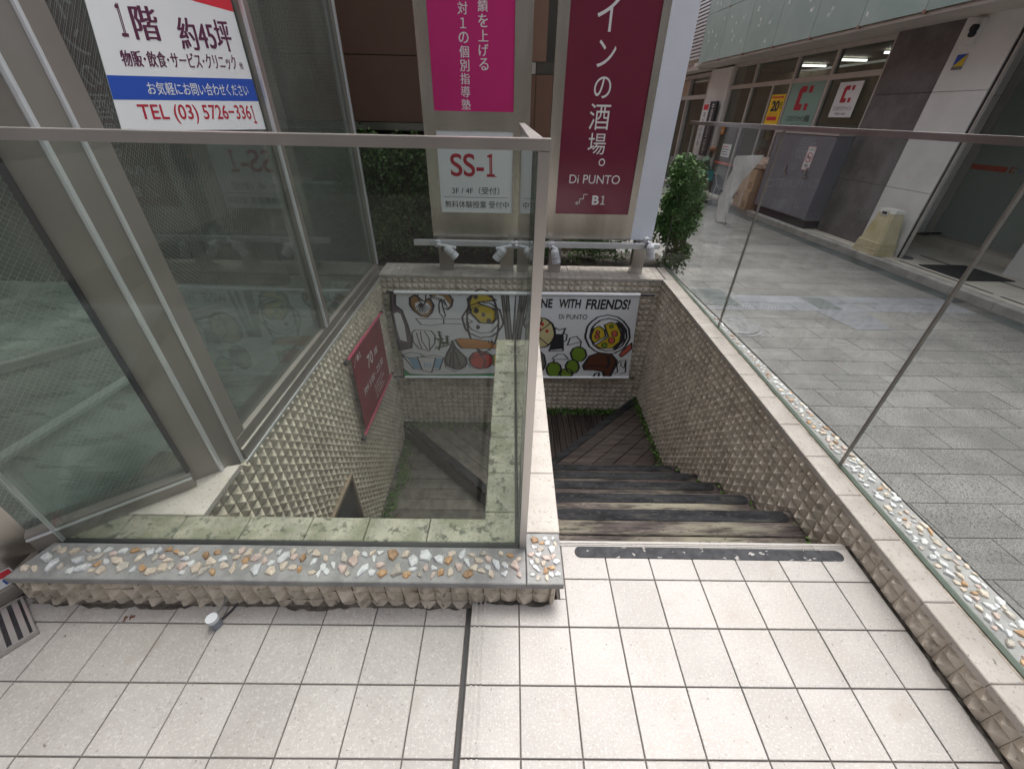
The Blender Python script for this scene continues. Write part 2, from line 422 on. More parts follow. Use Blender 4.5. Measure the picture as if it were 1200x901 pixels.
def obj(name, b, parent=None, label=None, smooth=False, flat=False):
    me = mesh_of(name, b)
    if smooth:
        for p in me.polygons: p.use_smooth = True
    o = link(name, me, parent)
    if label: o['label'] = label
    return o
def thing(name, label, cat, loc=(0, 0, 0), group=None):
    o = bpy.data.objects.new(name, None)
    COL.objects.link(o)
    o.location = loc
    o.empty_display_size = .1
    o['label'] = label; o['category'] = cat
    if group: o['group'] = group
    return o
def tag(o, label, cat, group=None):
    o['label'] = label; o['category'] = cat
    if group: o['group'] = group
    return o
def struct(o, label=None):
    o['kind'] = 'structure'
    if label: o['label'] = label
    return o
def sempty(name, loc=(0, 0, 0)):
    o = bpy.data.objects.new(name, None); COL.objects.link(o); o.location = loc; o['kind'] = 'structure'
    return o

# flat print: fills, strokes and lettering mapped on to a surface
class Art:
    def __init__(s, fn):
        s.fn = fn; s.b = B(); s.lay = 0
    def nl(s): s.lay += 1
    def fill(s, pts, mk):
        tris = tessellate_polygon([[Vector((x, y, 0)) for x, y in pts]])
        s.b.raw([s.fn(x, y, s.lay) for x, y in pts], [tuple(t) for t in tris], mk)
    def stroke(s, pts, w, mk, closed=False):
        w = w * getattr(s, 'bold', 1)
        n = len(pts)
        if closed: pts = list(pts) + [pts[0]]
        for k in range(len(pts) - 1):
            a, c = Vector(pts[k]), Vector(pts[k + 1])
            d = c - a
            if d.length < 1e-7: continue
            d.normalize(); p = Vector((-d.y, d.x)) * w / 2
            e = d * w * .3
            q = [a - e + p, a - e - p, c + e - p, c + e + p]
            s.b.raw([s.fn(x.x, x.y, s.lay) for x in q], [(0, 1, 2, 3)], mk)
    def ell(s, cx, cy, rx, ry, mk=None, line=None, w=.01, n=26, rot=0, a0=0, a1=360, wob=0):
        pts = []
        full = (a1 - a0) >= 360
        for i in range(n if full else n + 1):
            t = math.radians(a0 + (a1 - a0) * i / n)
            r = 1 + wob * math.sin(3 * t + cx * 40)
            x, y = rx * r * math.cos(t), ry * r * math.sin(t)
            pts.append((cx + x * math.cos(rot) - y * math.sin(rot), cy + x * math.sin(rot) + y * math.cos(rot)))
        if mk: s.fill(pts, mk)
        if line:
            s.nl(); s.stroke(pts, w, line, closed=full)
    def text(s, body, x0, y0, x1, y1, mk, bold=0.0, keep=False, shear=0.0):
        """lettering fitted in the box x0..x1, y0..y1"""
        if any(ord(q_) > 0x2E80 for q_ in body) and bold > 0:   # heavier strokes: the same line laid again a hair to the side
            d = bold * (y1 - y0) * 1.3
            s.text(body, x0, y0, x1 - d, y1, mk, 0, keep, shear); s.lay += 1
            s.text(body, x0 + d, y0, x1, y1, mk, 0, keep, shear); s.lay -= 1
            return
        c = bpy.data.curves.new('lettering', 'FONT'); c.body = body
        c.offset = bold
        o = bpy.data.objects.new('lettering', c)
        me = bpy.data.meshes.new_from_object(o)
        bpy.data.objects.remove(o)
        xs = [v.co.x for v in me.vertices]; ys = [v.co.y for v in me.vertices]
        if not xs: return
        ax, bx, ay, by = min(xs), max(xs), min(ys), max(ys)
        kx = (x1 - x0) / max(1e-6, bx - ax); ky = (y1 - y0) / max(1e-6, by - ay)
        ox, oy = x0, y0
        if keep:
            k = min(kx, ky); ox = (x0 + x1) / 2 - k * (bx - ax) / 2; oy = (y0 + y1) / 2 - k * (by - ay) / 2; kx = ky = k
        vs = []
        for v in me.vertices:
            X = ox + (v.co.x - ax) * kx; Y = oy + (v.co.y - ay) * ky
            X += shear * (Y - y0)
            vs.append(s.fn(X, Y, s.lay))
        s.b.raw(vs, [tuple(p.vertices) for p in me.polygons], mk)
        bpy.data.meshes.remove(me)
    def vtext(s, body, cx, top, size, step, mk, bold=0.0):
        for i, ch in enumerate(body):
            y = top - i * step
            if ch == '。': s.text(ch, cx - size * .1, y - size * .55, cx + size * .2, y - size * .25, mk, bold, keep=True)
            elif ch == '１': s.text(ch, cx - size * .4, y - size * .9, cx + size * .4, y - size * .1, mk, bold, keep=True)
            elif ch == 'ー': s.text('｜', cx - size * .4, y - size, cx + size * .4, y - size * .1, mk, bold, keep=True)
            else: s.text(ch, cx - size / 2, y - size, cx + size / 2, y, mk, bold, keep=True)
    def obj(s, name, parent, label=None):
        me = bpy.data.meshes.new(name)
        me.from_pydata(s.b.v, [], s.b.fc)
        for k in s.b.mats: me.materials.append(M[k])
        for p, i in zip(me.polygons, s.b.mi): p.material_index = i
        me.update()
        o = link(name, me, parent)
        if label: o['label'] = label
        return o
def plane_fn(org, U, V, N, lift=.0005, base=.0006, f=ID):
    org, U, V, N = map(Vector, (org, U, V, N))
    def fn(x, y, h):
        return f(*(org + U * x + V * y + N * (base + lift * h)))
    return fn
def quad_fn(bl, br, tr, tl, N, lift=.0005, base=.0006):
    bl, br, tr, tl, N = map(Vector, (bl, br, tr, tl, N))
    def fn(x, y, h):
        return tuple((bl * (1 - x) + br * x) * (1 - y) + (tl * (1 - x) + tr * x) * y + N * (base + lift * h))
    return fn

# ================================================================== TERRACE
ZT = 0.14      # top of the low walls round the stairwell
XW = 1.415     # backing plane of the street side wall
terr = sempty('terrace')
b = B(); b.box(-12, -4.21, -14, 1, -.4, -.03, 'grout'); b.box(-4.2, 12, -14, -1.61, -.75, -.35, 'grout'); struct(obj('unseen_dark_ground', b))  # unseen dark ground, added to weaken the veil mirrored in the railing glass
b = B(); b.box(-8, 9, -9.5, -8, -.4, 7, 'dwall'); tag(obj('unseen_dark_building', b), 'unseen dark building added behind the viewer to darken reflections', 'building')  # out of view, added so glass and steel mirror something dark
b = B(); b.prism([(-.12, -1.6), (XW, -1.6), (XW, 1.022), (.19, 1.022), (.19, .775), (-.12, .775)], -.30, -.006, 'grout')
obj('upper_bed', b, terr)
b = B(); b.box(-4.2, -.1185, -1.6, .80, -.33, -.034, 'grout'); obj('lower_bed', b, terr)
g = .0019
xl = [-.119] + [.05 + .1725 * i for i in range(8)] + [1.398]
yl = [1.03] + [.866 - .1735 * i for i in range(14)]
def tile(x0, x1, y0, y1, z, notch=None):
    b = B(); b.box(x0 + g, x1 - g, y0 + g, y1 - g, z - .012, z, 'tile', .0016)
    dz = random.uniform(-.0006, .0006)
    b.v = [(x, y, zz + dz) for x, y, zz in b.v]
    return obj('tile', b, terr)
for i in range(len(xl) - 1):
    x0, x1 = xl[i], xl[i + 1]
    for j in range(len(yl) - 1):
        y1, y0 = yl[j], yl[j + 1]
        if x1 < .23 and y1 > .78:
            if y0 > .76: continue
            y1 = min(y1, .79)
        if abs(x1 - .2225) < .01 and j == 0: continue
        tile(x0, x1, y0, y1, 0)
        if i == 0:      # grooved step nosing along the left edge
            for k in range(3):
                b = B(); xx = -.104 + k * .015
                b.prism([(xx, y0 + g), (xx + .006, y0 + g), (xx + .006, y1 - g), (xx, y1 - g)], -.002, .0042, 'tile')
                obj('nosing_ridge', b, terr)
b = B(); b.box(.200, .2225 - g, .79, 1.027, -.012, 0, 'tile', .0012); obj('tile', b, terr)
for k in range(3):
    b = B(); b.box(.205, 1.39, 1.004 + k * .0075, 1.0083 + k * .0075, -.002, .003, 'tile'); obj('nosing_ridge', b, terr)
# bull-nosed front edge of the top step
b = B(); b.box(.2, 1.39, 1.0225, 1.034, -.03, -.0015, 'tile', .003); obj('step_nosing', b, terr)
ZL = -.03
xs2 = [-.137 ] + [-.282 - .1785 * i for i in range(22)]
ys2 = [.79] + [.706 - .178 * i for i in range(13)]
for i in range(len(xs2) - 1):
    for j in range(len(ys2) - 1):
        if xs2[i + 1] < -2.25 and ys2[j] > -.4: continue
        tile(xs2[i + 1], xs2[i], ys2[j + 1], ys2[j], ZL)
# anti-slip strip painted on the top step
b = B()
pts = []
for t in range(9): a = math.pi / 2 + math.pi * t / 8; pts.append((.300 + .024 * math.cos(a), .979 + .024 * math.sin(a)))
for t in range(9): a = -math.pi / 2 + math.pi * t / 8; pts.append((1.335 + .024 * math.cos(a), .975 + .024 * math.sin(a)))
b.prism(pts, -.002, .0032, 'strip', .001)
obj('anti_slip_strip', b, terr)
# sealant along the joints and below the walls
b = B(); b.box(-.134, -.1195, -1.6, .765, -.05, -.024, 'black'); obj('joint_sealant', b, terr)

def grime(pa_, pb2, z, side, wmin, wmax, seed):
    rg = random.Random(seed); pa_, pb2 = Vector(pa_), Vector(pb2); d = pb2 - pa_; n_ = int(d.length / .012); s_ = Vector(side)
    b = B(); prev = None
    ww = wmin
    for i in range(n_ + 1):
        p = pa_ + d * i / n_
        ww = min(wmax, max(wmin, ww + rg.uniform(-.35, .35) * (wmax - wmin)))
        if prev: b.raw([(prev[0].x, prev[0].y, z), (p.x, p.y, z), (p.x + s_.x * ww, p.y + s_.y * ww, z), (prev[0].x + s_.x * prev[1], prev[0].y + s_.y * prev[1], z)], [(0, 1, 2, 3)], 'grimem')
        prev = (p, ww)
    obj('grime', b, terr)
grime((1.41, -.9), (1.41, 1.02), .0028, (-1, 0), .012, .024, 1)
grime((-.1, .79), (.16, .79), .0028, (0, -1), .018, .032, 2)
grime((-1.7, .79), (-.135, .79), ZL + .0028, (0, -1), .022, .040, 4)
grime((.2, 1.03), (.2, .79), .0032, (1, 0), .001, .004, 5)

# ================================================================== PYRAMID TILES
P = .058
def pyr_mesh(k, mk):
    r = random.Random(k)
    h = P / 2 - .0004
    ax, ay, az = r.uniform(-.005, .005), r.uniform(-.005, .005), .0225 + r.uniform(-.003, .003)
    v = [(-h, -h, 0), (h, -h, 0), (h, h, 0), (-h, h, 0)]
    v += [(x * .985, y * .985, .0012 + r.uniform(0, .0012)) for x, y, _ in v]
    v.append((ax, ay, az))
    f = [(0, 1, 5, 4), (1, 2, 6, 5), (2, 3, 7, 6), (3, 0, 4, 7), (4, 5, 8), (5, 6, 8), (6, 7, 8), (7, 4, 8)]
    return v, f
PV = [pyr_mesh(k, None) for k in range(14)]
PM = {}
def pyr_shared(mk):
    if mk not in PM:
        PM[mk] = []
        for v, f in PV:
            b = B(); b.raw(v, f, mk); PM[mk].append(mesh_of('wall_tile', b))
    return PM[mk]
def camdist(p): return (Vector(p) - Vector((0, 0, 1.5))).length
CRi = CR.transposed()
def inview(p, mar=30):
    c = CRi @ (Vector(p) - Vector((0, 0, 1.5)))
    if c.z > -.05: return False
    x = 600 + c.x / -c.z * 485.6; y = 450.5 - c.y / -c.z * 485.6
    return -mar < x < 1200 + mar and -mar < y < 901 + mar
def pyramids(parent, org, U, N, nu, rows, mk, keep=None, limit=300, rmax=2.6):
    """grid of pyramids; org = top corner, rows go down, U = direction of the columns, N = outward"""
    org, U, N = Vector(org), Vector(U), Vector(N)
    V = N.cross(U)
    if V.z < 0: R3 = Matrix((U, -V, N)).transposed(); 
    R3 = Matrix((U, V, N)).transposed()
    cells = []
    for r in range(rows):
        for c in range(nu):
            p = org + U * (P * (c + .5)) - Vector((0, 0, P * (r + .5)))
            if keep and not keep(p): continue
            cells.append((camdist(p), p))
    cells.sort(key=lambda t: t[0])
    one = [q for q in cells if q[0] < rmax and inview(q[1])][:limit]
    ids = set(id(q) for q in one)
    meshes = pyr_shared(mk)
    for q in one:
        o = link('wall_tile', random.choice(meshes), parent)
        Rk = R3 @ Matrix.Rotation(random.choice((0, 1, 2, 3)) * math.pi / 2, 3, 'Z')
        o.rotation_euler = Rk.to_euler(); o.location = q[1]
        if mk == 'pyrk':
            o.rotation_euler = (Rk @ Matrix.Rotation(random.uniform(-.09, .09), 3, 'X') @ Matrix.Rotation(random.uniform(-.09, .09), 3, 'Y')).to_euler(); o.scale = (1, 1, random.uniform(.7, 1.25))
    b = B(); i = b.m(mk)
    for q in cells:
        if id(q) in ids: continue
        v, f = random.choice(PV)
        k = random.choice((1, -1))
        n = len(b.v)
        b.v += [tuple(q[1] + U * (x * k) + V * (y * k) + N * z) for x, y, z in v]
        b.fc += [tuple(n + a for a in ff) for ff in f]; b.mi += [i] * len(f)
    if b.v:
        o = obj('wall_tile', b, parent); o['kind'] = 'stuff'
def slabs(parent, name, x0, x1, y0, y1, n, axis, z0, z1, mk, ch=.003, gap=.0012):
    for i in range(n):
        b = B()
        if axis == 1:
            a, c = y0 + (y1 - y0) * i / n, y0 + (y1 - y0) * (i + 1) / n
            b.box(x0, x1, a + gap, c - gap, z0, z1 - random.uniform(0, .0012), mk, ch)
        else:
            a, c = x0 + (x1 - x0) * i / n, x0 + (x1 - x0) * (i + 1) / n
            b.box(a + gap, c - gap, y0, y1, z0, z1 - random.uniform(0, .0012), mk, ch)
        obj(name, b, parent)

# pebbles ----------------------------------------------------------
PEB = {}
def pebble_mesh(k, mk):
    if (k, mk) in PEB: return PEB[(k, mk)]
    r = random.Random(k * 77 + 5)
    n = r.choice((4, 5, 5, 6, 6))
    asp = r.uniform(.50, .95)
    ang = sorted(2 * math.pi * (i + r.uniform(-.36, .36)) / n for i in range(n))
    ring = [(math.cos(a) * r.uniform(.85, 1.2), asp * math.sin(a) * r.uniform(.85, 1.2)) for a in ang]
    v = [(x, y, -.2) for x, y in ring] + [(x * .98, y * .98, .16) for x, y in ring] + [(x * .78, y * .78, .32 + r.uniform(-.10, .10)) for x, y in ring] + [(r.uniform(-.2, .2), r.uniform(-.15, .15), .38)]
    f = []
    for a in range(2):
        for i in range(n): j = (i + 1) % n; f.append((a * n + i, a * n + j, (a + 1) * n + j, (a + 1) * n + i))
    for i in range(n): f.append((2 * n + i, 2 * n + (i + 1) % n, 3 * n))
    b = B(); b.raw(v, f, mk)
    PEB[(k, mk)] = mesh_of('pebble', b)
    return PEB[(k, mk)]
PMIX = ['pw'] * 9 + ['pc'] * 6 + ['po'] * 2 + ['pp'] * 3 + ['pg'] * 3 + ['pb']
def pebbles(parent, inside, x0, x1, y0, y1, z, lo, hi, limit=300, tries=6000, name='pebble'):
    pl = []
    for _ in range(tries):
        s = random.uniform(lo, hi)
        x, y = random.uniform(x0, x1), random.uniform(y0, y1)
        if not inside(x, y, s): continue
        if any((x - a) ** 2 + (y - c) ** 2 < ((s + t) * .80) ** 2 for a, c, t in pl): continue
        pl.append((x, y, s))
    pl.sort(key=lambda q: camdist((q[0], q[1], z)))
    b = B()
    for i, (x, y, s) in enumerate(pl):
        mk = random.choice(PMIX); me = pebble_mesh(random.randrange(12), mk)
        a = random.uniform(0, 6.28)
        if i < limit and camdist((x, y, z)) < 2.6:
            o = link(name, me, parent)
            o.location = (x, y, z); o.scale = (s, s, s * 1.25); o.rotation_euler = (random.uniform(-.06, .06), random.uniform(-.06, .06), a)
        else:
            n = len(b.v); mi = b.m(mk)
            b.v += [(x + s * (v.co.x * math.cos(a) - v.co.y * math.sin(a)), y + s * (v.co.x * math.sin(a) + v.co.y * math.cos(a)), z + s * v.co.z) for v in me.vertices]
            for p in me.polygons: b.fc.append(tuple(n + q for q in p.vertices)); b.mi.append(mi)
    if b.v:
        o = obj(name, b, parent); o['kind'] = 'stuff'

# ---- front low wall (planter-like kerb) with pebble slabs
kerb = thing('low_wall', 'low stairwell wall at the front topped with pebble slabs and stained travertine', 'wall', (-.75, .9, 0))
b = B(); b.box(-1.72, .157, .784, 1.02, -.06, .108, 'mortar'); obj('core', b, kerb)
pyramids(kerb, (-1.70, .784, .109), (1, 0, 0), (0, -1, 0), 32, 3, 'pyrk')
pyramids(kerb, (.157, .784, .109), (0, 1, 0), (1, 0, 0), 3, 3, 'pyrk')
b = B(); b.prism([(.157, .784), (.161, .768), (.172, .772), (.178, .784), (.162, .790)], -.03, .1095, 'pyrk'); obj('corner_stone', b, kerb)
b = B(); b.box(-1.70, .17, .766, .783, -.06, -.026, 'mortar', .004); obj('wall_foot', b, kerb)
sl = B(); sl.prism([(-1.69, .765), (.071, .765), (.071, .902), (-1.64, .902)], .112, ZT, 'slab', .003)
sl = obj('pebble_slab', sl, kerb)
pebbles(sl, lambda x, y, s: y - s > .775 and y + s < .893 and x - s > -1.68 + (y - .765) * .4 and x + s < .062, -1.68, .07, .765, .9, ZT, .014, .027, tries=14000)
s2 = B(); s2.box(.074, .200, .765, .965, .112, ZT, 'slab', .003); s2 = obj('pebble_slab', s2, kerb)
pebbles(s2, lambda x, y, s: y - s > .772 and y + s < .957 and x - s > .079 and x + s < .195, .07, .2, .76, .97, ZT, .011, .019)
b = B(); b.box(-1.62, .048, .902, .922, .12, ZT - .002, 'black'); obj('glass_channel', b, kerb)
xj = [-1.62, -1.444, -1.236, -.99, -.75, -.53, -.295, -.078]
for a, c in zip(xj, xj[1:]):
    b = B(); b.box(a + .0015, c - .0015, .923, 1.026, .115, ZT + random.uniform(-.001, .0008), 'travmoss', .003); obj('coping_stone', b, kerb)
# the corner landing of travertine beside the angled window
b = B(); b.prism([(-1.60, 1.028), (-1.18, 1.028), (-1.18, 1.30), (-1.235, 1.285)], .115, ZT + .0006, 'trav', .003); obj('coping_stone', b, kerb)
b = B(); b.box(-1.62, -1.2, 1.0, 1.4, -.3, .11, 'mortar'); obj('core', b, kerb)

# ---- divider wall between the flights
div = thing('divider_wall', 'narrow travertine-topped wall dividing the two stair flights', 'wall', (.06, 1.7, 0))
b = B(); b.box(-.070, .190, 1.022, 2.46, -2.6, .112, 'pyr'); obj('core', b, div)
yj = [.968, 1.27, 1.545, 1.80, 2.035, 2.26, 2.475]
for a, c in zip(yj, yj[1:]):
    b = B(); b.box(.060, .203, a + .0012, c - .0012, .112, ZT + random.uniform(-.001, .0006), 'trav', .003); obj('coping_stone', b, div)
yj = [.923, 1.06, 1.27, 1.50, 1.66, 1.86, 2.07, 2.27, 2.475]
for a, c in zip(yj, yj[1:]):
    b = B(); b.box(-.084, .034, a + .0012, c - .0012, .112, ZT + random.uniform(-.001, .0006), 'travmoss', .003); obj('coping_stone', b, div)
b = B(); b.box(.035, .059, .925, 2.47, .11, ZT - .004, 'black'); obj('glass_channel', b, div)

# ---- street side wall
par = thing('stairwell_side_wall', 'pyramid-tiled wall on the street side of the stairs with travertine coping', 'wall', (1.5, 1.6, 0))
b = B(); b.box(XW, 1.56, -1.6, 3.95, -2.6, .112, 'mortar'); b.box(1.56, 1.60, -1.6, 4.0, -1.2, .112, 'slab'); obj('core', b, par)
def kright(p):
    y, z = p.y, p.z
    if y < 1.03: return z > -.06
    lim = -.206 * ((y - 1.03) / .275) - .25
    return z > max(lim - .06, -1.75)
pyramids(par, (XW - .001, -.55, .112), (0, 1, 0), (-1, 0, 0), 73, 34, 'pyr', kright)
yj = [-1.4, -1.17, -.93, -.70, -.46, -.23, .01, .245, .485, .719, .955, 1.17, 1.40, 1.63, 1.86, 2.09, 2.32, 2.55, 2.78, 3.01, 3.24, 3.45, 3.66]
for a, c in zip(yj, yj[1:]):
    b = B(); b.box(1.396, 1.500, a + .0012, c - .0012, .112, ZT + random.uniform(-.0012, .0006), 'trav', .003); obj('coping_stone', b, par)
b = B(); b.box(1.5012, 1.509, -1.4, 4.1, .112, ZT - .003, 'pyrk'); obj('joint_bead', b, par)
b = B(); b.box(1.509, 1.532, -1.4, 4.15, .112, ZT + .003, 'edge'); obj('glass_channel', b, par)
def xo(y): return 1.70 - .046 * (y - .2)
sb = B(); sb.prism([(1.533, -1.4), (xo(-1.4), -1.4), (xo(4.1), 4.1), (1.533, 4.1)], .09, ZT - .001, 'slab', .003)
sb = obj('pebble_slab', sb, par)
pebbles(sb, lambda x, y, s: x - s > 1.537 and x + s * .8 < xo(y) - .003, 1.53, 1.78, .1, 4.1, ZT, .010, .021, tries=9000)
b = B(); b.prism([(1.60, -1.6), (xo(-1.4) - .01, -1.6), (xo(4.1) - .01, 4.1), (1.60, 4.1)], -1.2, .09, 'slab'); obj('outer_face', b, par)

# ---- back wall
bk = thing('stairwell_back_wall', 'pyramid-tiled back wall of the stairwell with mosaic coping', 'wall', (.1, 3.8, 0))
b = B(); b.box(-1.3, 1.56, 3.672, 3.95, -2.6, .118, 'mortar'); obj('core', b, bk)
pyramids(bk, (-1.20, 3.671, .118), (1, 0, 0), (0, -1, 0), 45, 31, 'pyr', lambda p: p.z > -1.75, limit=0)
for i in range(45):
    for j in range(5):
        b = B(); x0 = -1.20 + .0582 * i; y0 = 3.652 + .0655 * j
        if x0 + .058 > 1.43: continue
        b.box(x0 + .001, x0 + .0572, y0, y0 + .0643, .119, ZT + random.uniform(-.0015, .001), 'trav', .001); obj('coping_tile', b, bk)
b = B(); b.box(1.43, 1.502, 3.661, 3.98, .118, ZT, 'trav', .002); obj('coping_stone', b, bk)

# ---- window side wall
lw = thing('stairwell_window_wall', 'pale pyramid-tiled wall below the shop window with small framed opening', 'wall', (-1.25, 2.3, 0))
b = B(); b.box(-1.42, -1.203, 1.02, 3.672, -2.9, .085, 'mortar'); obj('core', b, lw)
pyramids(lw, (-1.202, 1.03, .112), (0, 1, 0), (1, 0, 0), 46, 42, 'pyrl', lambda p: p.z > -2.4 and not (p.y < 1.3 and p.z > .112) and not (p.y < 2.17 and -2 < p.z < -.87), rmax=2.4)
b = B()
b.box(-1.21, -1.165, 1.2, 2.175, -.895, -.865, 'framew'); b.box(-1.21, -1.165, 2.145, 2.175, -2.2, -.895, 'framew')
obj('opening_frame', b, lw)
b = B(); b.box(-1.205, -1.195, 1.2, 2.145, -2.2, -.895, 'ink'); obj('opening_pane', b, lw)

# ================================================================== STAIRS
st = sempty('stairs')
RI, TD = .206, .275
def planks(poly, z0, z1, dirv, wdt, mk, off=0.0, name='plank'):
    d = Vector(dirv).normalized(); n = Vector((-d.y, d.x))
    ts = [n.x * p[0] + n.y * p[1] for p in poly]
    t = min(ts) - off
    while t < max(ts):
        q = clip(poly, n.x, n.y, t + wdt - .0022)
        q = clip(q, -n.x, -n.y, -(t + .0022)) if len(q) > 2 else []
        if len(q) > 2:
            b = B(); b.prism(q, z0, z1 + random.uniform(-.002, .001), mk, .002)
            obj(name, b, st)
        t += wdt
def area_ccw(p): return sum(p[i][0] * p[(i + 1) % len(p)][1] - p[(i + 1) % len(p)][0] * p[i][1] for i in range(len(p))) > 0
XR = 1.405
for k in range(1, 6):
    y0 = 1.035 + TD * (k - 1); y1 = 1.055 + TD * k; z = -.16 - RI * (k - 1)
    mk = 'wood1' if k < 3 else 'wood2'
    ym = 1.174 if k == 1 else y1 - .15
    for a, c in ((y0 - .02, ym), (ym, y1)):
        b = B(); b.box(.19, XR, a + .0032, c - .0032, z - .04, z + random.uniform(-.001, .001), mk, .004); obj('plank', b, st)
    b = B(); b.box(.19, XR, y1 - .045, y1 - .025, z - RI, z - .041, 'woodd'); obj('riser', b, st)
    pts = []
    x0, x1 = (.27, 1.34) if k < 3 else (.22, 1.32)
    for t in range(7): a = math.pi / 2 + math.pi * t / 6; pts.append((x0 + .032 * math.cos(a), y1 - .044 + .032 * math.sin(a)))
    for t in range(7): a = -math.pi / 2 + math.pi * t / 6; pts.append((x1 + .032 * math.cos(a), y1 - .044 + .032 * math.sin(a)))
    b = B(); b.prism(pts, z - .002, z + .0035, 'stripw', .001); obj('anti_slip_strip', b, st)
b = B(); b.box(.19, XR, 1.018, 1.024, -.2, -.031, 'woodd'); obj('riser', b, st)
# winders: A right, B back, C back-left, D left
ZA, ZB, ZC, ZD = -1.19, -1.395, -1.60, -1.80
pa, pb_ = (.03, 2.33), (1.40, 3.66)     # nosing line between A and B
dv = Vector(pb_) - Vector(pa)
A = [(.19, 2.38), (XR, 2.38), (XR, 3.66), (.19, 3.66)]
nn = Vector((-dv.y, dv.x)).normalized()
A = clip(A, nn.x, nn.y, nn.x * pa[0] + nn.y * pa[1])
A2 = clip(A, nn.x, nn.y, nn.x * pa[0] + nn.y * pa[1] - .075)
planks(A2, ZA - .04, ZA, dv, .125, 'woodA')
A3 = clip(A, -nn.x, -nn.y, -(nn.x * pa[0] + nn.y * pa[1] - .072))
b = B(); b.prism(A3, ZA - .045, ZA + .004, 'stripw', .003); obj('anti_slip_strip', b, st)
b = B(); b.bar((pa[0], pa[1], ZA - .125), (pb_[0], pb_[1], ZA - .125), .01, .16, 'woodd'); obj('riser', b, st)
planks([(-.06, 2.3), (XR, 2.3), (XR, 3.67), (-.06, 3.67)], ZB - .04, ZB, (0, 1), .062, 'woodB')
CP = [(-1.2, 2.47), (-.075, 2.47), (-.075, 3.67), (-1.2, 3.67)]
qa, qb = (-.06, 2.50), (-1.2, 3.62)
dq = Vector(qb) - Vector(qa); nq = Vector((dq.y, -dq.x)).normalized()
cq = nq.x * qa[0] + nq.y * qa[1]
planks(clip(CP, -nq.x, -nq.y, -(cq + .07)), ZC - .04, ZC, dq, .125, 'wooddl')
b = B(); b.prism(clip(clip(CP, -nq.x, -nq.y, -cq), nq.x, nq.y, cq + .068), ZC - .04, ZC + .004, 'stripw', .003); obj('anti_slip_strip', b, st)
b = B(); b.bar((qa[0], qa[1], ZC - .125), (qb[0], qb[1], ZC - .125), .01, .16, 'woodd'); obj('riser', b, st)
planks([(-1.2, 2.20), (-.07, 2.20), (-.07, 3.67), (-1.2, 3.67)], ZD - .04, ZD, (1, 0), .13, 'wooddl')
for k in range(1, 6):
    y1 = 2.24 - TD * (k - 1); z = ZD - RI * k
    for a, c in ((y1 - TD - .02, y1 - .13), (y1 - .13, y1 + .01)):
        b = B(); b.box(-1.2, -.07, a + .002, c - .002, z - .04, z, 'wooddl', .003); obj('plank', b, st)
    b = B(); b.box(-1.2, -.07, y1 - .0, y1 + .02, z, z + RI - .041, 'wooddl'); obj('riser', b, st)
b = B(); b.box(-1.22, 1.42, .9, 3.7, -3.35, -3.1, 'mortar'); obj('stairwell_floor', b, st)

def leaves(b, pts, s0, s1, mk, flat=0.0):
    i = b.m(mk)
    for p in pts:
        s = random.uniform(s0, s1)
        a = Vector((random.gauss(0, 1), random.gauss(0, 1), random.gauss(0, 1) * (1 - flat))).normalized()
        c = a.orthogonal().normalized()
        c = (c * math.cos(1) + a.cross(c) * random.uniform(-1, 1)).normalized()
        p = Vector(p); n = len(b.v); w = c * s * .45
        b.v += [tuple(p - a * s * .5), tuple(p + w), tuple(p + a * s * .5), tuple(p - w)]
        b.fc.append((n, n + 1, n + 2, n + 3)); b.mi.append(i)
b = B(); mp = []
for _ in range(900):
    x = random.uniform(.2, 1.3); mp.append((x, 3.645 - abs(random.gauss(0, .035)), ZB + abs(random.gauss(0, .02))))
for _ in range(420):
    y = random.uniform(2.45, 3.6); mp.append((1.385 - abs(random.gauss(0, .028)), y, ZA + abs(random.gauss(0, .018))))
for _ in range(500): mp.append((random.uniform(-1.15, -.1), 3.64 - abs(random.gauss(0, .06)), ZC + abs(random.gauss(0, .014))))
for _ in range(2600):
    y = random.uniform(1.2, 3.55); zf = ZD if y > 2.24 else ZD - RI * (int((2.24 - y) / TD) + 1)
    mp.append((-1.17 + abs(random.gauss(0, .055)) + .1 * max(0, math.sin(y * 9)) * random.random(), y, zf + abs(random.gauss(0, .02))))
for k in range(5): 
    for _ in range(9): mp.append((1.39 - abs(random.gauss(0, .012)), 1.2 + TD * k + random.uniform(-.1, .1), -.155 - RI * k + abs(random.gauss(0, .008))))
leaves(b, mp, .012, .030, 'moss')
o = obj('moss', b); o['kind'] = 'stuff'; tag(o, 'green moss and tiny weeds along the stair edges', 'moss')

# handrail in the lower flight
hr = thing('wall_handrail', 'steel tube handrail fixed to the divider above the lower flight', 'handrail', (-.13, 1.7, -.9))
b = B(); b.tube([(-.125, 2.32, -.62), (-.125, 1.05, -1.10)], .019, 'steel', 10); obj('rail', b, hr, smooth=True)
b = B(); b.tube([(-.125, 2.1, -.705), (-.07, 2.1, -.75)], .008, 'steel'); obj('bracket', b, hr)
b = B(); b.tube([(-.125, 1.4, -.97), (-.07, 1.4, -1.02)], .008, 'steel'); obj('bracket', b, hr)

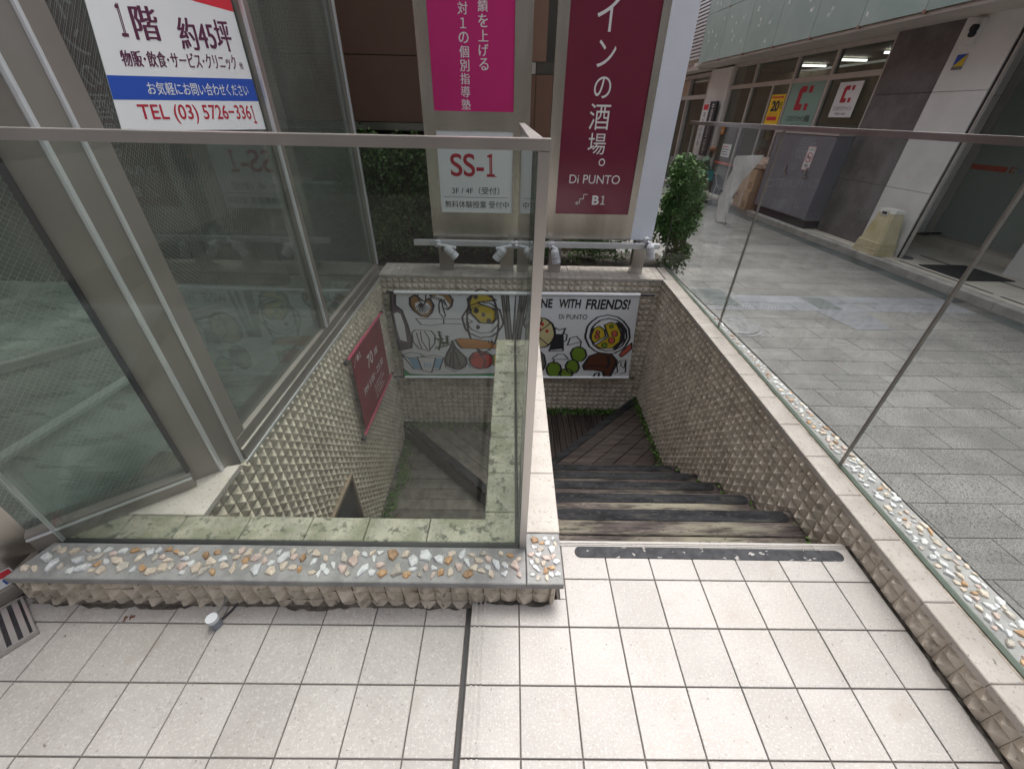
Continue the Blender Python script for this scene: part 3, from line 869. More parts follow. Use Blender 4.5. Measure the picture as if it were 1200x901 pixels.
# ================================================================== GLASS RAILINGS
lr = thing('glass_railing', 'left glass railing with stainless top rail and corner post beside the poster', 'railing', (.06, .91, ZT))
b = B(); b.box(-1.612, .049, .906, .918, ZT - .01, 1.413, 'glassr'); obj('glass_pane', b, lr)
b = B(); b.box(-1.6155, -1.6125, .9055, .9185, ZT - .008, 1.41, 'alu'); obj('pane_edge', b, lr)
b = B(); b.box(.0500, .0735, .898, .924, ZT - .005, 1.412, 'steel', .001); obj('corner_post', b, lr)
b = B(); b.obox((-1.157, .9110, 1.4232), (1.231, 0, 0), (0, .0145, 0), (0, 0, .0098), 'steel'); obj('top_rail', b, lr)
b = B(); b.raw([(.0405, .934, ZT - .01), (.0525, .934, ZT - .01), (.0525, 2.45, ZT - .01), (.0405, 2.45, ZT - .01), (.0405, .934, 1.409), (.0525, .934, 1.409), (.0525, 2.45, 1.362), (.0405, 2.45, 1.362)],
             [(0, 1, 2, 3), (4, 5, 6, 7), (0, 1, 5, 4), (1, 2, 6, 5), (2, 3, 7, 6), (3, 0, 4, 7)], 'glassr'); obj('glass_pane', b, lr)
b = B(); b.bar((.0470, .9265, 1.4228), (.0470, 2.46, 1.374), .027, .019, 'steel'); obj('top_rail', b, lr)

rr = thing('glass_railing', 'right glass railing running along the street above the pebble strip', 'railing', (1.52, 2, ZT))
def zr(y): return 1.447 - .0297 * (y - .6)
yj = [-.9, .0, 1.345, 2.715, 4.09]
for a, c in zip(yj, yj[1:]):
    b = B(); y0, y1 = a + .0045, c - .0045
    b.raw([(1.515, y0, .13), (1.527, y0, .13), (1.527, y1, .13), (1.515, y1, .13), (1.515, y0, zr(y0) - .02), (1.527, y0, zr(y0) - .02), (1.527, y1, zr(y1) - .02), (1.515, y1, zr(y1) - .02)],
          [(0, 1, 2, 3), (4, 5, 6, 7), (0, 1, 5, 4), (1, 2, 6, 5), (2, 3, 7, 6), (3, 0, 4, 7)], 'glassR')
    obj('glass_pane', b, rr)
for c in yj[1:]:
    b = B(); b.raw([(1.5145, c - .0042, .143), (1.5275, c - .0042, .143), (1.5275, c + .0042, .143), (1.5145, c + .0042, .143), (1.5145, c - .0042, zr(c) - .021), (1.5275, c - .0042, zr(c) - .021), (1.5275, c + .0042, zr(c) - .021), (1.5145, c + .0042, zr(c) - .021)],
                   [(0, 1, 2, 3), (4, 5, 6, 7), (0, 1, 5, 4), (1, 2, 6, 5), (2, 3, 7, 6), (3, 0, 4, 7)], 'bronze'); obj('joint_seal', b, rr)
b = B(); b.bar((1.521, -1.0, zr(-1.0) - .010), (1.521, 4.15, zr(4.15) - .010), .036, .024, 'steel'); obj('top_rail', b, rr)

# ================================================================== LEFT SHOP (vacant ground floor)
ls = thing('vacant_shop', 'vacant ground floor shop with wired glass windows in bronze frames', 'building', (-2.5, 2.2, 0))
XG = -1.20
# bottom frame and sill
b = B(); b.extr([(-1.30, .112), (-1.192, .112), (-1.192, .168), (-1.200, .172), (-1.200, .226), (-1.235, .232), (-1.30, .232)], 1, 1.36, 3.70, 'bronze'); obj('window_sill', b, ls)
b = B(); b.box(-1.191, -1.186, 1.345, 3.70, .100, .112, 'alu'); obj('sill_bead', b, ls)
for (y0, y1, x0) in ((2.425, 2.515, -1.27), (3.665, 3.735, -1.27)):
    b = B(); b.box(x0, -1.202, y0, y1, .232, 3.2, 'bronze'); m_ = obj('mullion', b, ls)
    b = B(); b.box(-1.2015, -1.190, y0 + .004, y0 + .022, .232, 3.2, 'alu'); obj('bead', b, m_)
# wide corner post with pale beads
D = Vector((-.79, -.613)).normalized()
c1 = Vector((-1.202, 1.345)); c2 = Vector((-1.238, 1.262)); c3 = c2 + D * .085; c4 = c3 + D * .012
b = B(); b.prism([tuple(c4 + Vector((-.06, .075))), tuple(c4), tuple(c3), tuple(c2), tuple(c1), (-1.202, 1.43), (-1.30, 1.43)], .112, 3.2, 'bronze'); po = obj('corner_post', b, ls)
def bead(p, w, d, nx):
    b = B(); b.cyl((p[0], p[1], .112), (p[0], p[1], 3.2), w, 'alu', n=8); return obj('bead', b, po)
bead((c1.x - .002, c1.y - .003), .0085, 0, 0); bead((c2.x, c2.y), .010, 0, 0)
b = B(); b.box(-1.2285, -1.2225, 1.43, 2.425, .232, 3.2, 'glassw'); obj('window_pane', b, ls)
b = B(); b.box(-1.2285, -1.2225, 2.515, 3.665, .232, 3.2, 'glassw'); obj('window_pane', b, ls)
b = B(); b.box(-4.5, -1.27, 3.715, 3.721, .232, 3.2, 'glassw'); obj('window_pane', b, ls)
b = B(); b.box(-4.5, -1.27, 3.69, 3.745, .112, .232, 'bronze'); obj('window_sill', b, ls)
# angled bay
e0 = c4; e1 = Vector((-1.70, .905)); DD = (e1 - e0).normalized(); NN = Vector((DD.y, -DD.x))
if NN.dot(Vector((1, -1))) < 0: NN = -NN
b = B(); b.bar((*e0, .160), (*e1, .160), .085, .10, 'bronze'); o = obj('window_sill', b, ls)
o1, o2 = e0 + NN * .046, e1 + NN * .046
b = B(); b.bar((*o1, .125), (*o2, .125), .008, .012, 'ink'); obj('sill_gap', b, ls)
b = B(); b.bar((*(e0 + NN * .048), .196), (*(e1 + NN * .048), .196), .006, .008, 'alu'); obj('sill_bead', b, ls)
b = B(); b.bar((*e0, 1.705), (*e1, 1.705), .006, 2.99, 'glassw2'); obj('window_pane', b, ls)
b = B(); b.bar((*(e0 - DD * .002 + NN * .01), 1.7), (*(e0 + DD * .012 + NN * .01), 1.7), .03, 2.98, 'ink'); obj('glazing_seal', b, ls)
# steel column at the left and its wall
f0 = e1; F = Vector((-.60, -.80)).normalized(); FN = Vector((.8, -.6))
f1 = f0 + F * 1.9
b = B(); b.prism([tuple(f0), tuple(f0 - FN * .12 - F * .02), tuple(f1 - FN * .12), tuple(f1)], -.05, 3.2, 'steelp'); obj('steel_column', b, ls)
b = B(); b.bar((*(f0 + FN * .004 - F * -.0), .0), (*(f1 + FN * .004), .0), .02, .05, 'bronze'); obj('plinth', b, ls)
# interior
b = B(); b.prism([(-1.25, 1.45), (-1.25, 3.70), (-7, 3.70), (-7, -1.2), (-2.7, -1.2), (-1.73, .95)], -.2, .10, 'concf'); obj('interior_floor', b, ls)
b = B(); b.box(-7.1, -7, -1.3, 7, -.2, 3.3, 'dwall'); b.box(-7, -1.95, 3.45, 3.55, .1, 3.2, 'dwall'); obj('interior_wall', b, ls)
b = B(); b.prism([(-1.19, 1.38), (-1.19, 3.735), (-2.9, 3.735), (-2.9, -1.3), (-1.69, .88)], 3.2, 7, 'brown'); obj('upper_wall', b, ls)  # cut short on purpose: open top behind lets daylight onto the shop floor
b = B(); b.box(-3.1, -2.85, 1.5, 1.75, .1, 3.2, 'dwall'); obj('interior_pillar', b, ls)
b = B(); b.bar((-4.4, .4, .14), (-2.2, 2.9, .14), .05, .05, 'sframe'); b.bar((-2.15, 2.0, .14), (-2.3, .9, .14), .06, .02, 'white'); obj('floor_batten', b, ls)
# sticker on the steel column
sp = f0 + F * .095
fn = plane_fn((sp.x, sp.y, 0.03), (F.x, F.y, 0), (0, 0, 1), (FN.x, FN.y, 0), base=.001)
stk = thing('warning_sticker', 'small white and red sticker low on the steel column at the far left', 'sticker', (sp.x, sp.y, .05))
a = Art(fn); a.fill([(0, 0), (.10, 0), (.10, .07), (0, .07)], 'white'); a.nl(); a.fill([(.004, .04), (.10, .04), (.10, .066), (.004, .066)], 'red'); a.nl()
a.text('M', .012, .008, .036, .034, 'blue', .02); a.obj('print', stk)

# poster in the window
def pt(y, z, d=0): return (-1.2215 + d, y, z)
ps = thing('rental_poster', 'white rental notice with blue band and red telephone number behind the left window', 'poster', (-1.22, 1.95, 1.38))
BL, BR = Vector(pt(1.515, 1.385)), Vector(pt(2.405, 1.337)); 
TL, TR = Vector(pt(1.665, 2.02)), Vector(pt(2.405, 2.24))
b = B(); N_ = Vector((1, 0, 0))
b.raw([tuple(p + N_ * k) for k in (-.0, .0008) for p in (BL, BR, TR, TL)], [(0, 1, 2, 3), (4, 5, 6, 7), (0, 1, 5, 4), (1, 2, 6, 5), (2, 3, 7, 6), (3, 0, 4, 7)], 'white')
obj('sheet', b, ps)
a = Art(quad_fn(BL, BR, TR, TL, (1, 0, 0), lift=.0003, base=.0011))
a.fill([(0, .127), (1, .127), (1, .222), (0, .222)], 'blue')
a.fill([(0, .60), (1, .482), (1, 1), (0, 1)], 'red'); a.nl()
a.text('TEL (03) 5726−336', .10, .028, .885, .110, 'dred', .012); a.text('１', .897, .028, .925, .110, 'dred', .06)
a.text('お気軽にお問い合わせください', .18, .148, .92, .200, 'white', .006)
a.text('物販･飲食･サービス･クリニック', .09, .258, .88, .320, 'plum', .04); a.text('他', .905, .262, .94, .290, 'plum', .01)
a.text('１', .13, .37, .165, .49, 'plum', .05); a.text('階', .20, .36, .355, .485, 'plum', .05)
a.text('約45坪', .47, .33, .90, .452, 'plum', .05)
a.text('テナント募集', .10, .62, .95, .80, 'white', .02)
a.obj('print', ps)

# ================================================================== PLANTER, HEDGES, BROWN BUILDING BEHIND
pg = B(); pg.box(-4.5, 1.62, 3.951, 4.58, -.3, .095, 'soil'); struct(obj('planter_soil', pg))
def hedge(name, label, x0, x1, y0, y1, z0, z1, n, mk, seed, leaf=(.016, .034), lean=0.0):
    random.seed(seed)
    t = thing(name, label, 'hedge', ((x0 + x1) / 2, (y0 + y1) / 2, z0))
    pts = []
    blobs = [(random.uniform(x0, x1), random.uniform(y0, y1), random.uniform(z0 + .1, z1), random.uniform(.07, .16)) for _ in range(int(30 * (x1 - x0) * (z1 - z0) * 3) + 14)]
    while len(pts) < n:
        q = random.choice(blobs)
        d = Vector((random.gauss(0, 1), random.gauss(0, 1), random.gauss(0, 1))).normalized() * q[3] * random.uniform(.55, 1.12)
        p = (q[0] + d.x, q[1] + d.y, q[2] + d.z)
        if p[2] > z0: pts.append(p)
    b = B(); leaves(b, pts, leaf[0], leaf[1], mk); obj('foliage', b, t)
    for k in range(8):
        b = B()
        x = random.uniform(x0, x1); y = random.uniform(y0, y1)
        b.tube([(x, y, z0 - .05), (x + random.uniform(-.05, .05), y, (z0 + z1) / 2), (x + random.uniform(-.1, .1), y, z1 - .05)], .006, 'twig', 5)
        obj('stem', b, t)
    return t
hedge('hedge', 'bright green box hedge beside the white sign edge on the street side', 1.48, 1.72, 4.08, 4.3, .05, 1.0, 15000, 'leafb', 3)
hedge('hedge', 'dark hedge under the brown wall behind the left glass railing', -1.75, -.62, 4.15, 4.4, .08, 1.12, 24000, 'leafd', 4)
hedge('hedge', 'dark low hedge behind the posts of the burgundy sign', -.5, 1.3, 4.2, 4.42, .08, .75, 16000, 'leafd', 5)
random.seed(11)
bb = thing('brown_building', 'brown panel-clad building wall behind the magenta sign', 'building', (-1.5, 4.7, 0))
b = B(); b.box(-6, .06, 4.64, 4.9, 1.27, 9, 'ink'); b.box(-6, .5, 4.9, 5.1, -.4, 9, 'dwall'); obj('core', b, bb)
xs = [-6, -4.6, -3.2, -1.8, -.42, .055]
for a, c in zip(xs, xs[1:]):
    for z0, z1 in ((1.27, 1.758), (1.765, 2.7), (2.707, 3.64), (3.647, 4.6)):
        b = B(); b.box(a + .003, c - .003, 4.60, 4.64, z0, z1, 'brown', .0); obj('cladding_panel', b, bb)
b = B(); b.box(-6, .06, 4.63, 4.66, 1.20, 1.262, 'steel'); obj('flashing', b, bb)
for x0, x1, z0, z1, mk in ((.075, .29, 1.742, 4, 'brown2'), (.075, .20, 1.655, 1.735, 'sframe'), (.075, .205, .1, 1.648, 'brown'), (.21, .36, .1, 1.648, 'brown'), (.205, .5, 1.655, 1.735, 'dwall')):
    b = B(); b.box(x0, x1, 4.66, 4.72, z0, z1, mk); obj('cladding_panel', b, bb)
b = B(); b.box(.30, .42, 5.2, 5.25, 1.66, 4, 'wtile'); obj('far_pale_strip', b, bb)  # white strip standing in for a pale building farther off

# ================================================================== SIGNS
s1 = thing('sign_board', 'stainless framed sign with magenta and white tuition school panels', 'sign', (-.28, 3.85, ZT))
x0, x1, z0 = -.693, .136, .425
b = B(); b.box(x0 + .01, x1 - .01, 3.83, 3.96, z0 + .006, 3.4, 'steelp'); obj('cabinet', b, s1)
zp, zq, zs = 1.388, 1.262, .655
b = B()
b.box(x0, -.6005, 3.80, 3.83, z0, 3.4, 'steelp', 0); b.box(.008, x1, 3.80, 3.83, z0, 3.4, 'steelp', 0)
b.box(-.6005, .008, 3.80, 3.83, z0, zs, 'steelp'); b.box(-.6005, .008, 3.80, 3.83, zq, zp, 'steelp'); obj('frame', b, s1)
b = B(); b.box(-.600, .0075, 3.808, 3.829, zp, 3.35, 'magenta'); mp_ = obj('magenta_panel', b, s1)
a = Art(plane_fn((0, 3.808, 0), (1, 0, 0), (0, 0, 1), (0, -1, 0)))
a.vtext('成績を上げる', -.215, 2.112, .070, .0802, 'wprint', .03)
a.vtext('１対１の個別指導塾', -.355, 2.093, .070, .0782, 'wprint', .03)
a.obj('lettering', mp_)
b = B(); b.box(-.600, .0075, 3.808, 3.829, zs, zq, 'white'); wp = obj('white_panel', b, s1)
a = Art(plane_fn((0, 3.808, 0), (1, 0, 0), (0, 0, 1), (0, -1, 0)))
X = lambda px: -.598 + (px - 518) / 80. * .592
Z = lambda py: .664 + (248 - py) / 100. * .645
a.text('SS-', X(531), Z(206), X(568), Z(180), 'dred', .015); a.text('１', X(571), Z(205.4), X(580), Z(180), 'dred', .06)
for xx, zz, w_ in ((X(534), Z(181), .05), (X(534), Z(205.5), .05), (X(551), Z(181), .05), (X(551), Z(205.5), .05)): pass
a.fill([(X(571), Z(206)), (X(582), Z(206)), (X(582), Z(205)), (X(571), Z(205))], 'dred')
a.text('3F / 4F（受付）', X(531), Z(227), X(585), Z(218), 'ink', .006)
a.fill([(X(521), Z(231)), (X(595), Z(231)), (X(595), Z(230.5)), (X(521), Z(230.5))], 'ink')
a.text('無料体験授業 受付中', X(522), Z(244), X(596), Z(235), 'ink', .01)
a.obj('lettering', wp)
for px in (-.655, -.095):
    b = B(); b.box(px, px + .125, 3.79, 3.87, ZT, z0 - .0, 'steel', 0); obj('post', b, s1)

s2 = thing('sign_board', 'tall burgundy wine bar sign in steel frame with white right flank', 'sign', (.7, 3.85, ZT))
x0, x1, z0 = .300, 1.075, .443
b = B(); b.box(x0 + .01, x1 - .004, 3.83, 3.98, z0 + .006, 3.4, 'steelp'); obj('cabinet', b, s2)
b = B(); b.box(x0, .384, 3.80, 3.83, z0, 3.4, 'steelp'); b.box(1.016, x1, 3.80, 3.83, z0, 3.4, 'steelp'); b.box(.384, 1.016, 3.80, 3.83, z0, .66, 'steelp'); obj('frame', b, s2)
b = B(); b.box(1.0765, 1.272, 3.806, 3.98, z0 + .004, 3.4, 'whitep'); obj('white_flank', b, s2)
b = B(); b.box(.3845, 1.0155, 3.810, 3.829, .661, 3.35, 'burg'); bp = obj('burgundy_panel', b, s2)
a = Art(plane_fn((0, 3.810, 0), (1, 0, 0), (0, 0, 1), (0, -1, 0)))
TX = lambda px, py: .386 + ((px - 651 - (250 - py) * .116) / (85. + (250 - py) * .04)) * .63
TZ = lambda py: .663 + (250 - py) / 250. * 1.375
def ch(c, px, py0, py1, w, bold=.0):
    z1, z0_ = TZ(py0), TZ(py1); xc = TX(px, (py0 + py1) / 2); hw = (z1 - z0_) / 2 * w
    a.text(c, xc - hw, z0_, xc + hw, z1, 'wprint', bold, keep=False)
ch('イ', 719, -6, 30, .80); ch('ン', 716, 38, 66, .85); ch('の', 711, 76, 100, .95); ch('酒', 707, 106, 137, .92); ch('場', 703, 141, 168, .95); ch('。', 708, 173, 183, .95); ch('ワ', 722, -50, -16, .9)
a.text('Di PUNTO', TX(670, 201), TZ(207), TX(728, 201), TZ(195), 'wprint', .0)
a.text('B', TX(695, 230), TZ(237), TX(703, 230), TZ(223.5), 'wprint', .03); a.text('１', TX(705, 230), TZ(236.5), TX(710, 230), TZ(223.8), 'wprint', .08)
sx, sz = TX(682, 229), TZ(235)
stp = [(sx - .045, sz), (sx - .01, sz), (sx - .01, sz + .035), (sx + .02, sz + .035), (sx + .02, sz + .07), (sx + .05, sz + .07)]
a.stroke(stp, .006, 'wprint'); a.stroke([(sx - .045, sz), (sx - .025, sz + .013)], .005, 'wprint'); a.stroke([(sx - .045, sz), (sx - .025, sz - .013)], .005, 'wprint')
a.obj('lettering', bp)
for px in (.355, 1.125):
    b = B(); b.box(px, px + .110, 3.79, 3.87, ZT, z0, 'steel', 0); obj('post', b, s2)

# spotlight rail
rl = thing('lamp_rail', 'long steel rail carrying the spotlights below both signs', 'rail', (.2, 3.70, .4))
b = B(); b.box(-.85, 1.32, 3.70, 3.745, .395, .438, 'alu', 0); obj('bar', b, rl)
for px in (-.62, .0, .36, 1.2):
    b = B(); b.box(px - .03, px + .03, 3.745, 3.795, .40, .433, 'steel'); obj('bracket', b, rl)
def spot(x, tx, tz, label, zo=0, ty=-.03):
    t = thing('spotlight', label, 'spotlight', (x, 3.66, .40 + zo), 'grey spotlights on the rail')
    b = B(); b.cyl((x, 3.70, .425 + zo), (x, 3.655, .420 + zo), .028, 'lampg'); b.cyl((x, 3.655, .42 + zo), (x + tx * .22, 3.64, .395 + zo), .014, 'lampg'); obj('mount', b, t, smooth=False)
    p0 = Vector((x + tx * .1, 3.635, .405 + zo)); d = Vector((tx, ty, tz)).normalized()
    b = B(); b.cyl(p0, p0 + d * .02, .022, 'lampg', r1=.036, n=18); b.cyl(p0 + d * .02, p0 + d * .075, .036, 'lampg', n=18); b.cyl(p0 + d * .079, p0 + d * .125, .0375, 'lampg', n=18); obj('housing', b, t)
    b = B(); b.cyl(p0 + d * .074, p0 + d * .08, .034, 'ink', n=18); b.cyl(p0 + d * .1251, p0 + d * .127, .031, 'white', n=18); obj('lens', b, t)
    b = B(); pts = [p0 + Vector((-.02, .0, .01)), p0 + Vector((-.035, .01, -.03)), p0 + Vector((-.01, .03, -.05)), p0 + Vector((.0, .06, -.02))]; b.tube(pts, .004, 'ink', 6); obj('cable', b, t)
spot(-.64, .75, -.75, 'leftmost grey spotlight tilted down to the right below the magenta sign')
spot(.01, -.62, -.8, 'grey spotlight tilted down to the left beside the steel railing post')
spot(.045, .6, -.8, 'grey spotlight tilted to the right crossing another behind the railing glass')
spot(.36, .22, -.97, 'grey spotlight pointing almost straight down below the burgundy sign')
spot(1.185, .22, -.97, 'rightmost grey spotlight raised at the end of the rail by the hedge', zo=.055)

# ================================================================== FOOD BANNER
fb = thing('food_banner', 'wide white banner with drawings of food hung on the back wall', 'banner', (.1, 3.6, -1))
YB = 3.60
def bq(u, v):   # u 0..1 left-right, v 0..1 bottom-top
    xl_, xr_ = -1.079 + .018 * v, 1.255 - .056 * v
    zb, zt_ = -.935 + .035 * u, -.012 + .016 * u
    return xl_ + (xr_ - xl_) * u, zb + (zt_ - zb) * v
def bfn(u, v, h, off=0.0):
    x, z = bq(u, v)
    return (x, YB - .002 - .0005 * h - .006 * math.sin(u * 17) * math.sin(v * 3.1) - off, z)
b = B(); NU, NV = 60, 14
vs = []
for k in (0, 1):
    for j in range(NV + 1):
        for i in range(NU + 1):
            p = bfn(i / NU, j / NV, 0); vs.append((p[0], p[1] + (.0015 if k else .0), p[2]))
fs = []
for k in (0, 1):
    o_ = k * (NU + 1) * (NV + 1)
    for j in range(NV):
        for i in range(NU):
            q = o_ + j * (NU + 1) + i
            fs.append((q, q + 1, q + NU + 2, q + NU + 1) if k == 0 else (q, q + NU + 1, q + NU + 2, q + 1))
me = bpy.data.meshes.new('cloth'); me.from_pydata(vs, [], fs); me.materials.append(M['cloth']); me.update()
for p in me.polygons: p.use_smooth = True
link('cloth', me, fb)
xa, za = bq(0, 1); xb, zb = bq(1, 1)
b = B(); b.cyl((xa - .07, YB - .004, za + .008), (xb + .13, YB - .004, zb + .008), .011, 'ink'); b.cyl((xa, YB - .004, za + .008), (xb, YB - .004, zb + .008), .0165, 'cloth'); obj('rod', b, fb)
xa, za = bq(0, 0); xb, zb = bq(1, 0)
b = B(); b.cyl((xa - .16, YB - .004, za - .004), (xb + .06, YB - .004, zb - .004), .010, 'ink'); b.cyl((xa, YB - .004, za - .004), (xb, YB - .004, zb - .004), .014, 'cloth'); obj('rod', b, fb)
a = Art(lambda x, y, h: bfn(x, y, h + 1, .0012))
a.bold = 1.45
# source pixels of the two enlarged halves of the photograph -> banner u, v
def LU(px, py):
    X_ = 440 + px / 6.433; Y_ = 320 + py / 6.433
    return UV(X_, Y_)
def RU(px, py):
    return UV(610 + px / 6.433, 320 + py / 6.433)
def UV(X_, Y_):
    v = 1 - (Y_ - 345) / 96.
    xl_ = 475 - 12.5 * v; xr_ = 738 + 13 * v
    return ((X_ - xl_) / (xr_ - xl_), v)
L_ = lambda *pts: [LU(*p) for p in pts]
R_ = lambda *pts: [RU(*p) for p in pts]
LW = .0065
def poly(pts, mk, line='ink', w=LW):
    if mk: a.lay = 1; a.fill(pts, mk)
    if line: a.lay = 2; a.stroke(pts, w, line, True)
def line(pts, w=LW, mk='ink', lay=4): a.lay = lay; a.stroke(pts, w, mk)
# bottle
poly(L_((118, 165), (150, 165), (150, 240), (200, 275), (240, 370), (272, 480), (272, 545), (180, 568), (160, 480), (140, 360), (120, 270)), 'pur')
a.lay = 3; a.fill(L_((140, 300), (165, 288), (190, 300), (220, 380), (238, 500), (185, 485), (160, 400)), 'cloth')
for y in (510, 530, 545): line(L_((172, y), (200, y + 12), (240, y), (262, y + 6)), .003)
# mushrooms
poly(L_((262, 190), (300, 170), (370, 215), (410, 190), (442, 240), (425, 290), (390, 320), (345, 312), (290, 275), (262, 235)), 'tan')
a.lay = 3; a.fill(L_((300, 225), (345, 210), (400, 225), (422, 255), (395, 290), (350, 298), (305, 265)), 'cloth')
for k in range(9): t = k / 8; line(L_((345 + 18 * (t - .5), 225), (302 + 115 * t, 262 + 30 * math.sin(3.1 * t))), .0025)
line(L_((320, 148), (325, 200), (350, 225), (372, 232), (382, 200), (384, 148)), .004)
poly(L_((415, 172), (470, 150), (545, 155), (585, 200), (575, 245), (545, 268), (500, 235), (450, 215)), 'tan')
a.lay = 3; a.fill(L_((420, 190), (470, 170), (510, 178), (565, 235), (545, 262), (500, 245), (440, 220)), 'cloth')
for k in range(8): t = k / 7; line(L_((425 + 20 * t + 100 * t, 195 + 60 * t * t), (450 + 70 * t, 180 + 20 * t)), .003)
line(L_((480, 235), (485, 290), (515, 325), (530, 310), (510, 250), (500, 200), (490, 200), (480, 235)), .004)
# knife
line(L_((305, 330), (330, 355), (345, 372), (420, 378), (520, 366), (690, 370), (735, 350), (700, 332), (520, 332), (305, 330)), .004)
line(L_((515, 332), (518, 366)), .004)
# cheese on a plate
a.lay = 1; a.ell(*LU(812, 350), .066, .36, None, 'ink', .006, rot=0, n=30); 
def wob(cx, cy, rx, ry, n=30, U=LU, k=.04): return [U(cx + rx * math.cos(6.283 * i / n) * (1 + k * math.sin(i * 1.7)), cy + ry * math.sin(6.283 * i / n) * (1 + k * math.cos(i * 2.3))) for i in range(n)]
a.b = a.b
poly(wob(812, 340, 152, 125), None, w=.006); poly(wob(812, 335, 120, 98), None, w=.004)
poly(L_((700, 195), (740, 160), (830, 155), (910, 200), (780, 215), (785, 225), (912, 262), (912, 330), (880, 360), (790, 358), (720, 290)), 'yel', w=.008)
for q in ((762, 272, 20), (815, 300, 15), (758, 178, 18), (858, 342, 18), (775, 390, 16)):
    a.lay = 3; a.fill(wob(q[0], q[1], q[2], q[2], 12, k=.1), 'ink')
line(L_((835, 212), (870, 200), (908, 215), (912, 262)), .004)
line(L_((575, 150), (600, 165), (650, 168), (685, 150)), .004)
# asparagus / long stalks
for xo_ in ((950, 975, 990, 1015), (985, 1020, 1010, 1035), (1062, 1090, 1100, 1060), (1115, 1130, 1140, 1090)):
    poly(L_((xo_[0], 150), (xo_[0] + 20, 150), (xo_[3], 490), (xo_[3] - 24, 490)), 'gry', w=.003)
# garlic
line(L_((275, 430), (300, 410), (420, 415), (450, 450), (448, 510), (405, 568), (330, 550), (285, 500), (275, 430)), .004)
for q in ((310, 430, 330, 500, 350, 550), (340, 420, 350, 490, 395, 560), (370, 420, 405, 470, 410, 560)): line(L_((q[0], q[1]), (q[2], q[3]), (q[4], q[5])), .003)
# herbs
for q in ((480, 420, 500, 500), (500, 500, 580, 530), (540, 455, 545, 520), (455, 470, 520, 520), (450, 550, 540, 530), (500, 470, 480, 560)):
    line(L_((q[0], q[1]), (q[2], q[3])), .006, 'ink', 4)
    for t in (.2, .5, .8):
        px, py = q[0] + (q[2] - q[0]) * t, q[1] + (q[3] - q[1]) * t
        line(L_((px - 14, py - 12), (px, py), (px + 16, py - 10)), .004, 'herb', 5)
# fig
poly(L_((580, 490), (600, 540), (680, 620), (690, 670), (650, 710), (600, 715), (545, 690), (525, 640), (545, 580), (570, 540)), 'gry', w=.007)
for q in ((590, 540, 590, 700), (575, 580, 560, 690), (605, 580, 640, 690)): line(L_((q[0], q[1]), (q[2], q[3])), .006)
poly(L_((590, 600), (620, 680), (600, 670)), 'cloth')
line(L_((520, 640), (530, 700), (600, 735), (680, 700), (695, 640)), .003)
# bread
poly(L_((600, 485), (640, 475), (760, 480), (900, 500), (930, 520), (925, 545), (780, 552), (650, 548), (625, 520)), 'org', w=.006)
for k in range(8): line(L_((710 + 24 * k, 485), (715 + 24 * k, 505)), .004)
# tomato
poly(wob(800, 640, 90, 70, k=.03), 'tom', w=.006)
line(L_((710, 640), (760, 610), (800, 600), (850, 590), (885, 605)), .005); line(L_((800, 600), (830, 650), (815, 705)), .005); line(L_((770, 550), (800, 600), (830, 580)), .008)
line(L_((690, 620), (690, 660), (720, 700), (780, 712)), .003)
poly(L_((888, 600), (920, 590), (925, 680), (890, 680)), 'yel', w=.004)
# glasses
poly(L_((240, 620), (330, 625), (350, 715), (290, 710)), 'lbl', None); poly(L_((430, 620), (510, 630), (485, 715), (440, 705)), 'lbl', None)
line(L_((200, 600), (265, 580), (340, 590), (368, 610), (250, 625), (200, 600), (290, 715), (350, 718)), .004)
a.lay = 3; a.fill(L_((320, 618), (455, 622), (425, 740), (360, 725)), 'cloth')
line(L_((315, 615), (455, 622), (425, 742), (355, 725), (315, 615)), .004, lay=4); line(L_((370, 612), (440, 600), (515, 620), (485, 720), (440, 722)), .004)
for k in (370, 390, 412): line(L_((k, 660), (k + 4, 700)), .003, 'lbl', 5)
# green tray along the bottom
poly(L_((210, 712), (260, 755), (400, 765), (900, 748), (905, 775), (215, 775)), 'dgrn', w=.004)
# right part
T_ = lambda x0, y0, x1, y1: (*RU(x0, y1), *RU(x1, y0))
a.lay = 2
a.text('WINE', RU(60, 250)[0], RU(60, 250)[1], RU(243, 250)[0], RU(0, 188)[1], 'ink', .03, shear=.02)
a.text('WITH', RU(290, 250)[0], RU(60, 250)[1], RU(455, 250)[0], RU(0, 188)[1], 'ink', .03, shear=.03)
a.text('FRIENDS!', RU(495, 250)[0], RU(60, 256)[1], RU(825, 250)[0], RU(0, 186)[1], 'ink', .03, shear=.04)
a.text('Di PUNTO', RU(298, 250)[0], RU(60, 326)[1], RU(515, 250)[0], RU(0, 293)[1], 'ink', .004)
poly(wob(150, 430, 115, 112, U=RU, k=.02), 'crm', w=.007); poly(wob(140, 425, 88, 90, U=RU, k=.03), None, w=.004)
line(R_((120, 440), (240, 350)), .004); line(R_((120, 440), (215, 520)), .004); line(R_((120, 440), (170, 330)), .004)
for q in ((170, 365), (205, 415), (150, 400)): a.lay = 5; a.fill(wob(q[0], q[1], 13, 13, 10, RU), 'tom')
for q in ((135, 370), (190, 450), (130, 480), (155, 350), (175, 430)): a.lay = 5; a.fill(wob(q[0], q[1], 4, 4, 6, RU), 'ink')
poly(R_((265, 440), (320, 440), (325, 545), (240, 555)), 'ink', 'ink'); line(R_((265, 390), (300, 405), (345, 392), (325, 440), (328, 562), (222, 568), (265, 440), (265, 390)), .005)
line(R_((335, 430), (358, 440), (352, 480), (325, 500)), .004)
poly(wob(120, 655, 75, 95, U=RU), 'gry', w=.005); poly(R_((150, 560), (160, 700), (140, 700), (132, 560)), 'cloth', None)
